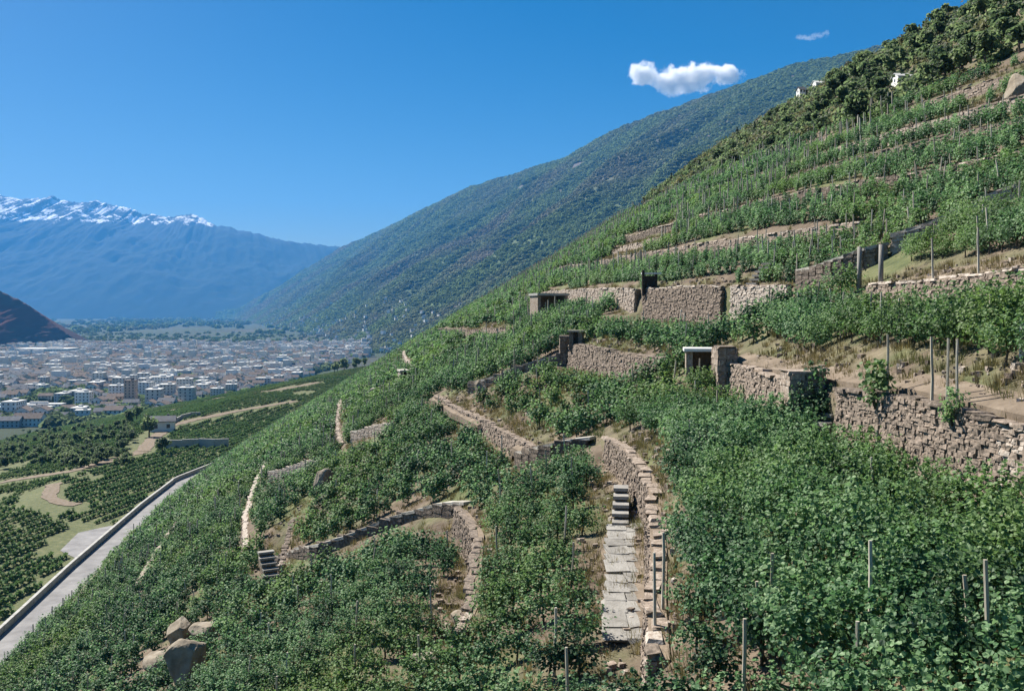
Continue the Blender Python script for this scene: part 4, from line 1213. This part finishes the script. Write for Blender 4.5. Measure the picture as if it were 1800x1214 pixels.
instancer('scrub', np.stack([xx, yy, Zf(xx, yy)], 1), RNG.uniform(0, 6, len(xx)), RNG.uniform(0.6, 1.5, len(xx)), SHR, 'low green and brown scrub between the trees of the wood', seed=8)

# tree line on the outer edge of the lower bench
for n_, (px, py) in enumerate([(528, 667), (540, 664), (558, 661), (575, 658), (593, 655), (610, 651), (627, 648), (645, 643), (536, 664), (545, 660), (553, 662), (562, 658), (571, 659), (580, 655), (588, 657), (597, 652), (605, 653), (614, 649), (623, 650), (632, 645), (641, 645), (650, 640), (520, 668), (508, 671)]):
    x, y, z = cast(px, py)
    tree('broad', n_, x, y, z, random.uniform(1.6, 3.0), 'dark roundish tree in the row at the foot of the spur, beside the town', 'trees in a row at the foot of the spur')
for n_, (px, py, lab) in enumerate([(228, 752, 'dark tree beside the farm track, left of the small white house'), (262, 768, 'small tree at the bend of the farm track'), (240, 742, 'dark tree on the field edge under the orange tower'), (285, 800, 'small dark tree below the pale field wall')]):
    x, y, z = cast(px, py); tree('broad', n_, x, y, z, random.uniform(1.7, 2.6), lab)

# bushes on the tall wall
for n_, (px, py, sc, lab) in enumerate([(1440, 742, 0.8, 'yellow green bush growing on the tall wall left of the stair niche'), (1692, 850, 0.6, 'upright bush growing against the tall stone wall'), (1555, 822, 0.9, 'dark green bush at the foot of the tall stone wall'), (1075, 545, 1.2, 'leafy bush beside the dark gateway in the upper wall')]):
    x, y, z = cast(px, py)
    root = empty('bush', (x - 0.3, y, z - 0.1), n_, sc); tag(root, lab, 'bush')
    link('foliage', vine_mesh('foliage', 260, 0.16, 1.0, 1.0, 0.1, 1.3, 500 + n_, M['vine']), root); link('stem', STEMS[n_ % 4], root)

# ------------------------------------------------------------------ wood on the far mountain
M['mwood'] = leaf_mat('mountain_trees', (0.075, 0.105, 0.052), (0.10, 0.138, 0.07), (0.125, 0.16, 0.085), patch=(0.125, 0.105, 0.10), patch_scale=0.0016, transl=0.55, wide=0.25, rough=0.9, spec=0.05)
def blob_mesh(seed, n=26):
    rg = np.random.default_rng(seed)
    e = rg.normal(0, 1, (n, 3)); e /= np.linalg.norm(e, axis=1)[:, None]; e[:, 2] = np.abs(e[:, 2])
    V, Fq, t_ = leaves(e * [0.5, 0.5, 0.36] + [0, 0, 0.12], 0.5, e + [0, 0, 0.2], rg, np.clip(rg.normal(0.45, 0.1, n), 0, 1))
    return mesh_np('tree_crowns', V, [Fq], M['mwood'], attrs={'tint': ('FLOAT', 'FACE', t_)})
BLOB = [blob_mesh(k) for k in range(4)]
n = 150000
gt = RNG.random(n) * 259; gr = RNG.random(n) * 88.9
i0 = gt.astype(int); j0 = gr.astype(int); fa = gt - i0; fb = gr - j0
def samp(Gd):
    return (Gd[i0, j0] * (1 - fa) + Gd[i0 + 1, j0] * fa) * (1 - fb) + (Gd[i0, j0 + 1] * (1 - fa) + Gd[i0 + 1, j0 + 1] * fa) * fb
mx_, my_, mz_ = (samp(q) for q in MG)
ok = (my_ < 12000) & (mx_ / my_ < 0.62) & (fbm(mx_ / 300, my_ / 300, 3, 15) > -0.75)
instancer('mountain_wood', np.stack([mx_, my_, mz_ - 1], 1)[ok], RNG.uniform(0, 6, ok.sum()), RNG.uniform(6.5, 11.5, ok.sum()) * (1 + my_[ok] / 7000), BLOB, 'far wood covering the long mountain side', seed=21)

# ------------------------------------------------------------------ fields between the road and the town
n = 0; fp = []; fr = []
for x0 in np.arange(-430, -50, 3.3):
    y = np.arange(105, 800, 1.9); y = y + RNG.normal(0, 0.2, len(y)); x = x0 + 0.12 * (y - 300) + fbm(y / 40, y * 0 + x0 / 9, 2, 12) * 1.0
    fp.append(np.stack([x, y], 1))
fp = np.vstack(fp)
zz = Zf(fp[:, 0], fp[:, 1])
plot = fbm(fp[:, 0] / 38 + 3, fp[:, 1] / 62, 2, 52)
ok = (fp[:, 0] < road_r(fp[:, 1]) - 9.2) & (fp[:, 0] / fp[:, 1] > -0.72) & (zz > -98.5) & (zz < -44) & (plot < 0.6) & (RNG.random(len(fp)) > 0.06)
e = np.ones(len(fp), bool)
for line, r in EXC:
    if line[:, 0].max() < -60: e &= (poly_dist(fp, np.asarray(line)[::3]) > r + 0.6) & (poly_dist(fp, np.asarray(line)[::3] - [0, 6]) > r + 3)
ok &= e & (((fp[:, 1] < 168) | (fp[:, 1] > 196)) | (fp[:, 0] < road_r(fp[:, 1]) - 18))
instancer('field_vines', np.stack([fp[:, 0], fp[:, 1], zz], 1)[ok], np.full(ok.sum(), 1.45), RNG.uniform(0.8, 1.25, ok.sum()), FIELDV, 'rows of vines and low crops in the fields beyond the road', seed=31)
bp_ = []
for x0 in np.arange(-160, 20, 3.2):
    y = np.arange(262, 760, 1.7); y = y + RNG.normal(0, 0.15, len(y)); x = x0 + 0.10 * (y - 400)
    bp_.append(np.stack([x, y], 1))
bp_ = np.vstack(bp_); zz = Zf(bp_[:, 0], bp_[:, 1])
xe = np.interp(bp_[:, 1], [150, 385, 750, 900], [-100, -150, -117, -100])
ok = (bp_[:, 0] > np.maximum(xe, road_r(bp_[:, 1]) + 1)) & (zz < -36) & (zz > -60) & (fbm(bp_[:, 0] / 30, bp_[:, 1] / 50, 2, 61) < 0.5)
e = np.ones(len(bp_), bool)
for line, r in EXC:
    if line[:, 1].max() > 240: e &= (poly_dist(bp_, np.asarray(line)[::3]) > r + 0.8) & (poly_dist(bp_, np.asarray(line)[::3] - [0, 6]) > r + 3)
ok &= e
instancer('field_vines', np.stack([bp_[:, 0], bp_[:, 1], zz], 1)[ok], np.full(ok.sum(), 1.47), RNG.uniform(0.9, 1.3, ok.sum()), FIELDV, 'striped vine rows on the bench below the spur', seed=32)
# orchard trees in the dark field strip
q = [(RNG.uniform(-10, 235), RNG.uniform(752, 826)) for _ in range(300)]
op = np.array([cast(*p) for p in q]); kk = np.array([fbm(np.array([p[0] / 60]), np.array([p[1] / 14]), 2, 3)[0] > -0.25 for p in q])
op = op[kk & (op[:, 0] < -95)]
instancer('orchard', op, RNG.uniform(0, 6, len(op)), RNG.uniform(0.6, 1.2, len(op)), [c for c, t in TREE['broad']], 'dark green orchard trees between the pale lane and the town', seed=33)

# ------------------------------------------------------------------ houses
PAL = {'white': (0.78, 0.77, 0.74), 'cream': (0.64, 0.61, 0.55), 'grey': (0.46, 0.47, 0.48), 'pink': (0.55, 0.46, 0.42), 'orange': (0.62, 0.44, 0.34), 'ochre': (0.56, 0.51, 0.42)}
def flat_mat(name, c, v=0.12):
    return noise_mat(name, [(0.3, tuple(q * (1 - v) for q in c)), (0.7, tuple(min(0.85, q * (1 + v)) for q in c))], 0.35, 0.9, detail=4)
for k, c in PAL.items(): M['plaster_' + k] = flat_mat('plaster_' + k, c)
M['roof_grey'] = flat_mat('roof_slate', (0.095, 0.10, 0.115), 0.3)
M['roof_brown'] = flat_mat('roof_tile', (0.12, 0.095, 0.085), 0.3)
M['roof_flat'] = flat_mat('roof_flat', (0.50, 0.50, 0.49), 0.2)
M['glass'] = noise_mat('window_glass', [(0.3, (0.02, 0.025, 0.03)), (0.7, (0.05, 0.06, 0.07))], 0.5, 0.15, spec=0.5)
def gable(w, d, h, rh, ov=0.5):
    hx, hy = w / 2, d / 2
    W = np.array([[-hx, -hy, -1], [hx, -hy, -1], [hx, hy, -1], [-hx, hy, -1], [-hx, -hy, h], [hx, -hy, h], [hx, hy, h], [-hx, hy, h], [-hx, 0, h + rh], [hx, 0, h + rh]])
    wf4 = [[0, 1, 5, 4], [2, 3, 7, 6]]; wf3 = [[4, 8, 7], [5, 6, 9]]; wf4 += [[1, 2, 6, 5], [3, 0, 4, 7]]
    sl_ = rh / hy; t = 0.28
    e = hy + ov; ze = h - sl_ * ov
    R = np.array([[-hx - ov, -e, ze + .02], [hx + ov, -e, ze + .02], [hx + ov, 0, h + rh + .02], [-hx - ov, 0, h + rh + .02], [-hx - ov, e, ze + .02], [hx + ov, e, ze + .02]])
    R2 = R + [0, 0, t]
    V = np.vstack([R, R2])
    rf = [[0, 3, 2, 1], [3, 4, 5, 2], [6, 7, 8, 9], [9, 8, 11, 10], [0, 1, 7, 6], [4, 10, 11, 5], [0, 6, 9, 3], [3, 9, 10, 4], [1, 2, 8, 7], [2, 5, 11, 8]]
    return W, wf4, wf3, V, rf
HP = []
def house_proto(w, d, h, rh, wall, roof, flat=False, win=True):
    a = MB(); b = MB(); c = MB()
    if flat:
        a.box((0, 0, h / 2 - 0.5), (w, d, h + 1)); b.box((0, 0, h + 0.25), (w + 0.5, d + 0.5, 0.5)); b.box((w * 0.15, 0, h + 1.4), (w * 0.25, d * 0.3, 1.9))
    else:
        W, f4, f3, V, rf = gable(w, d, h, rh); a.add(W, f4, f3); b.add(V, rf)
        b.box((w * 0.22, d * 0.12, h + rh * 0.9), (0.9, 0.9, 2.0))
    ns = max(1, int(h // 3)); nw = max(2, int(w // 3.4)); nd = max(1, int(d // 3.6))
    for s_ in range(ns):
        z = h / ns * (s_ + 0.55)
        for q in range(nw):
            x = (q + 0.5) / nw * w - w / 2
            for sg in (-1, 1): c.box((x, sg * (d / 2 + 0.02), z), (1.25, 0.12, 1.5))
        for q in range(nd):
            y = (q + 0.5) / nd * d - d / 2
            for sg in (-1, 1): c.box((sg * (w / 2 + 0.02), y, z), (0.12, 1.25, 1.5))
    return (a.mesh('wall', M['plaster_' + wall]), b.mesh('roof', M[roof]), c.mesh('windows', M['glass']), wall, roof, flat, h, max(w, d))
for spec in [(11, 9, 6.5, 2.4, 'white', 'roof_grey'), (13, 10, 8.5, 2.6, 'cream', 'roof_grey'), (10, 9, 6, 2.2, 'grey', 'roof_brown'), (14, 11, 9, 2.8, 'white', 'roof_brown'), (12, 10, 7, 2.5, 'pink', 'roof_grey'), (15, 10, 9, 2.6, 'ochre', 'roof_brown'),
             (18, 12, 14, 0, 'white', 'roof_flat', True), (14, 13, 18, 0, 'cream', 'roof_flat', True), (22, 12, 12, 0, 'grey', 'roof_flat', True), (16, 12, 10, 3, 'white', 'roof_grey')]:
    HP.append(house_proto(*spec))
def put_house(k, x, y, z, rz, sc, label, group=None, name='house', cat='house'):
    w, r, c, *_ = HP[k] if isinstance(k, int) else k
    root = empty(name, (x, y, z), rz, sc); tag(root, label, cat, group)
    link('wall', w, root); link('roof', r, root); o = link('windows', c, root); o['kind'] = 'stuff'
def vpx(px, py):
    Y = -VZ / ((py - HOR) / F); return (px - 900) / F * Y, Y
SPEC = []
def special(px, py, spec, rz, label, name='house', cat='house', sc=1.0):
    x, y = vpx(px, py); SPEC.append((x, y, max(spec[0], spec[1]) * 0.8)); put_house(house_proto(*spec), x, y, VZ, rz, sc, label, None, name, cat)
special(205, 708, (14, 12, 19, 0, 'white', 'roof_flat', True), 0.2, 'white flat topped block beside the orange tower', 'apartment_block', 'apartment block')
special(230, 714, (11, 10, 27, 0, 'orange', 'roof_brown', True), 0.1, 'tall narrow orange tower in the middle of the town', 'tower_block', 'tower')
special(258, 705, (13, 11, 21, 0, 'white', 'roof_flat', True), -0.2, 'tall white block right of the orange tower', 'apartment_block', 'apartment block')
special(282, 686, (24, 14, 17, 0, 'white', 'roof_flat', True), 0.1, 'wide white block behind the orange tower', 'apartment_block', 'apartment block')
special(283, 714, (22, 12, 8, 3, 'cream', 'roof_brown'), 0.0, 'long cream house below the white blocks', 'house', 'house')
special(325, 690, (18, 14, 17, 0, 'cream', 'roof_flat', True), 0.2, 'cream block at the right side of the town', 'apartment_block', 'apartment block')
special(52, 748, (24, 12, 7, 4, 'white', 'roof_brown'), 0.05, 'large white house with a reddish roof at the near edge of the town', 'house', 'house')
special(15, 750, (22, 12, 6, 3, 'grey', 'roof_grey'), 0.1, 'grey roofed building at the left edge of the photo', 'house', 'house')
special(146, 742, (12, 9, 11, 0, 'white', 'roof_flat', True), 0.3, 'small white cube house at the near edge of the town', 'house', 'house')
special(148, 716, (15, 10, 16, 0, 'white', 'roof_flat', True), 0.0, 'narrow white block left of the orange tower', 'apartment_block', 'apartment block')
special(83, 623, (120, 60, 14, 0, 'white', 'roof_flat', True), 0.02, 'big white industrial hall behind the town', 'factory_hall', 'factory')
special(50, 720, (70, 10, 6, 0, 'white', 'roof_flat', True), 0.03, 'long low white building across the left of the town', 'warehouse', 'warehouse')
special(35, 724, (60, 14, 5, 0, 'grey', 'roof_flat', True), 0.03, 'long low grey shed in front of the white building', 'warehouse', 'warehouse')

hs_ = []
tries = 0
hc = {}
while len(hs_) < 2300 and tries < 60000:
    tries += 1
    px = random.uniform(-120, 640); py = 604 + 148 * random.random() ** 0.8
    lim = np.interp(px, [-120, 0, 250, 300, 400, 520, 560, 640], [752, 750, 736, 722, 700, 672, 650, 628])
    if py > lim: continue
    x, y = vpx(px, py)
    st = 20 if y < 1500 else 26
    xg = round(x / st) * st + random.uniform(-4, 4); yg = round(y / st) * st + random.uniform(-4, 4)
    c = (round(x / st), round(y / st), st)
    if c in hc or fbm(np.array([x / 130]), np.array([y / 170]), 2, 71)[0] < -0.45: continue
    if any(math.hypot(xg - a, yg - b_) < r + 9 for a, b_, r in SPEC): continue
    if float(Zf(xg, yg)) > VZ + 0.6 and yg < 850: continue
    hc[c] = 1; hs_.append((xg, yg))
hs_.sort(key=lambda p: p[1])
def kind_of():
    r = random.random()
    return random.choice([0, 1, 2, 3, 4, 5, 9, 0, 3, 0, 9, 3]) if r < 0.84 else random.choice([6, 7, 8])
NM = {'white': 'white', 'cream': 'cream', 'grey': 'grey', 'pink': 'pink', 'ochre': 'ochre', 'orange': 'orange'}
stuffh = MB(); mats_idx = []
fsets = {}
for n_, (x, y) in enumerate(hs_):
    k = kind_of(); rz = 0.12 + random.choice([0, math.pi / 2]) + random.uniform(-0.15, 0.15); sc = random.uniform(0.8, 1.15)
    if n_ < 280:
        p = HP[k]
        rt = {'roof_grey': 'grey pitched roof', 'roof_brown': 'brown pitched roof', 'roof_flat': 'flat roof'}[p[4]]
        put_house(k, x, y, VZ, rz, sc, ('tall ' if p[5] else 'small ') + NM[p[3]] + ' building with a ' + rt + ' in the near part of the town', NM[p[3]] + ' town buildings with a ' + rt)
    else:
        fsets.setdefault(k, []).append((x, y, rz, sc))
# the far part of the town as one mass
acc = {}
for k, lst in fsets.items():
    for me in HP[k][:2]:
        n = len(me.vertices); V = np.empty(n * 3, np.float32); me.vertices.foreach_get('co', V); V = V.reshape(-1, 3)
        f4 = [list(p.vertices) for p in me.polygons if len(p.vertices) == 4]; f3 = [list(p.vertices) for p in me.polygons if len(p.vertices) == 3]
        b = acc.setdefault(me.materials[0].name, MB())
        for x, y, rz, sc in lst: b.add(rot_z(V * sc, rz) + [x, y, VZ], f4, f3)
for nm, b in acc.items():
    o = link('far_town', b.mesh('far_town', bpy.data.materials[nm]))
    tag(o, 'mass of small far ' + ('roofs' if 'roof' in nm else 'house walls') + ' in the town on the valley floor, ' + nm.replace('_', ' '), kind='stuff')
# village scattered on the foot of the mountain
vb = {}
for _ in range(460):
    i = random.randrange(100, 215); j = int(abs(random.gauss(0, 6)))
    if j > 16: continue
    x, y, z = (float(q[i, j]) for q in MG)
    x += random.uniform(-40, 40); y += random.uniform(-60, 60)
    k = random.choice([0, 1, 3, 9])
    for me in HP[k][:2]:
        n = len(me.vertices); V = np.empty(n * 3, np.float32); me.vertices.foreach_get('co', V); V = V.reshape(-1, 3)
        f4 = [list(p.vertices) for p in me.polygons if len(p.vertices) == 4]; f3 = [list(p.vertices) for p in me.polygons if len(p.vertices) == 3]
        vb.setdefault(me.materials[0].name, MB()).add(rot_z(V * random.uniform(0.5, 0.8), random.uniform(0, 3)) + [x, y, z + 1], f4, f3)
for nm, b in vb.items():
    o = link('far_village', b.mesh('far_village', bpy.data.materials[nm])); tag(o, 'pale specks of a far village on the mountain foot, ' + nm.replace('_', ' '), kind='stuff')
# trees among the houses
tp = []
for _ in range(7600):
    px = random.uniform(-120, 700); py = 585 + 165 * random.random() ** 0.9
    lim = np.interp(px, [-120, 0, 250, 300, 400, 520, 560, 700], [760, 758, 744, 730, 706, 676, 656, 612])
    if py > lim: continue
    x, y = vpx(px, py)
    if y < 900 and float(Zf(x, y)) > VZ + 0.6: continue
    if any(math.hypot(x - a, y - b_) < r + 2 for a, b_, r in SPEC): continue
    tp.append((x, y, VZ))
tp = np.array(tp)
instancer('town_trees', tp, RNG.uniform(0, 6, len(tp)), RNG.uniform(7, 15, len(tp)), BLOB, 'dark trees between the houses of the town', seed=41)

n = 1700; px = RNG.uniform(60, 800, n); py = 561 + 42 * RNG.random(n) ** 1.3
fy = -VZ / ((py - HOR) / F); fx = (px - 900) / F * fy
fk = fbm(fx / 500, fy / 1400, 3, 87) > -0.1
instancer('far_trees', np.stack([fx, fy, np.full(n, VZ)], 1)[fk], RNG.uniform(0, 6, fk.sum()), RNG.uniform(9, 20, fk.sum()) * (1 + fy[fk] / 6000), BLOB, 'far hedges and tree belts on the valley floor beyond the town', seed=43)
# small houses on the slopes
def sky_house(px, up, spec, rz, label):
    u = (px - 900) / F; ya = np.arange(110, 262, 1.0); y = float(ya[np.argmax(Zf(u * ya, ya) / ya)]) - 4; x = u * y
    put_house(house_proto(*spec), x, y, float(Zf(x, y)) + up, rz, 0.22 * y / 150, label)
def slope_house(px, py, spec, rz, label, sc=1.0):
    x, y, z = cast(px, py); put_house(house_proto(*spec), x, y, z, rz, sc, label)
slope_house(286, 757, (9, 7, 4, 1.6, 'white', 'roof_grey'), 0.3, 'small white house by the bend of the farm track')
sky_house(1408, 0.0, (5, 5, 9, 2, 'white', 'roof_grey'), 0.2, 'narrow white house on the skyline of the wood')
sky_house(1442, 0.0, (11, 7, 5, 2, 'white', 'roof_flat'), 0.2, 'low white house on the skyline, right of the narrow one')
slope_house(1590, 150, (11, 7, 4, 2, 'white', 'roof_flat'), 0.1, 'pale low house in the wood near the top right', 0.22)
rock(1792, 170, (1.5, 1.2, 1.2), 'beige rock outcrop at the right edge above the upper vineyard', 15)
def low_wall(pix, h, t, label):
    P = np.array([cast(*p) for p in pix]); root = empty('field_wall', tuple(P[0])); tag(root, label, 'wall')
    for a, b_ in zip(P[:-1], P[1:]):
        d_ = b_ - a; m_ = MB(); m_.box((0, 0, h / 2 - 0.4), (math.hypot(d_[0], d_[1]) * 1.01, t, h + 0.8))
        o = link('wall_panel', m_.mesh('wall_panel', M['concrete']), root); o.location = Vector((a + b_) / 2) - root.location; o.rotation_euler = (0, 0, math.atan2(d_[1], d_[0]))
low_wall([(292, 789), (320, 788), (350, 786), (378, 787), (402, 786)], 3.0, 0.6, 'pale retaining wall below the striped vine rows')
low_wall([(303, 745), (318, 736), (335, 731), (352, 730)], 1.6, 0.5, 'short pale wall above the small white house')
# lane across the far fields
for pix, lab in (([(300, 618), (390, 616), (500, 612), (600, 609)], 'pale straight road across the far valley floor'), ([(430, 640), (500, 632), (580, 626), (650, 618)], 'pale lane at the right side of the town')):
    P = np.array([(*vpx(*p), VZ) for p in pix]); o = ribbon('valley_road', P + [0, 14, 0], P - [0, 14, 0], M['roof_flat'], 0.3); tag(o, lab, kind='structure')

# ------------------------------------------------------------------ clouds
def cloud(name, px, py, Y, w, h, d, dens, seed, label, lumps):
    x, y, z = px3(px, py, Y)
    m = bpy.data.materials.new(name); m.use_nodes = True
    nt = m.node_tree; N = nt.nodes; L = nt.links
    N.remove(N['Principled BSDF'])
    pv = N.new('ShaderNodeVolumePrincipled'); pv.inputs['Color'].default_value = (1, 1, 1, 1); pv.inputs['Anisotropy'].default_value = 0.2
    tc = N.new('ShaderNodeTexCoord')
    nz = N.new('ShaderNodeTexNoise'); nz.inputs['Scale'].default_value = 0.0062 * 1200 / w * 0.9; nz.inputs['Detail'].default_value = 8; nz.inputs['Roughness'].default_value = 0.66
    mp = N.new('ShaderNodeMapping'); mp.inputs['Location'].default_value = (seed * 97.0, 0, 0)
    L.new(tc.outputs['Object'], mp.inputs[0]); L.new(mp.outputs[0], nz.inputs['Vector'])
    field = None
    for (cx, cz, rx, rz_) in lumps:                      # soft lumps that make the outline
        vm = N.new('ShaderNodeVectorMath'); vm.operation = 'SUBTRACT'; vm.inputs[1].default_value = (cx * w, 0, cz * h); L.new(tc.outputs['Object'], vm.inputs[0])
        vd = N.new('ShaderNodeVectorMath'); vd.operation = 'DIVIDE'; vd.inputs[1].default_value = (rx * w, d * 0.42, rz_ * h); L.new(vm.outputs[0], vd.inputs[0])
        le = N.new('ShaderNodeVectorMath'); le.operation = 'LENGTH'; L.new(vd.outputs[0], le.inputs[0])
        iv_ = N.new('ShaderNodeMath'); iv_.operation = 'SUBTRACT'; iv_.inputs[0].default_value = 1.0; L.new(le.outputs['Value'], iv_.inputs[1])
        if field is None: field = iv_.outputs[0]
        else:
            mxn = N.new('ShaderNodeMath'); mxn.operation = 'MAXIMUM'; L.new(field, mxn.inputs[0]); L.new(iv_.outputs[0], mxn.inputs[1]); field = mxn.outputs[0]
    ma = N.new('ShaderNodeMath'); ma.operation = 'MULTIPLY_ADD'; ma.inputs[1].default_value = 3.4; ma.inputs[2].default_value = -1.72; L.new(nz.outputs['Fac'], ma.inputs[0])
    ad = N.new('ShaderNodeMath'); ad.operation = 'ADD'; L.new(field, ad.inputs[0]); L.new(ma.outputs[0], ad.inputs[1])
    mr = N.new('ShaderNodeMapRange'); mr.inputs['From Min'].default_value = 0.05; mr.inputs['From Max'].default_value = 0.5; mr.inputs['To Max'].default_value = dens; L.new(ad.outputs[0], mr.inputs['Value'])
    L.new(mr.outputs[0], pv.inputs['Density']); L.new(pv.outputs[0], N['Material Output'].inputs['Volume'])
    m.cycles.volume_step_rate = 0.5 if hasattr(m, 'cycles') and hasattr(m.cycles, 'volume_step_rate') else 1
    b = MB(); b.box((0, 0, 0), (w * 1.25, d * 1.1, h * 1.3))
    o = link('cloud', b.mesh('cloud', m)); o.location = (x, y, z); tag(o, label, kind='stuff')
cloud('cloud', 1205, 138, 10500, 1250, 340, 320, 0.022, 1, 'bright white cloud low over the mountain ridge',
      [(-0.36, 0.1, 0.16, 0.42), (-0.12, 0.02, 0.22, 0.45), (0.12, 0.12, 0.2, 0.42), (0.36, 0.12, 0.18, 0.34), (-0.02, -0.22, 0.24, 0.3), (0.02, -0.05, 0.42, 0.3)])
cloud('cloud', 1428, 64, 11000, 460, 170, 120, 0.0035, 4, 'thin small wisp of cloud in the blue sky', [(-0.2, -0.1, 0.3, 0.22), (0.12, 0.08, 0.28, 0.22), (0.3, 0.22, 0.14, 0.2)])
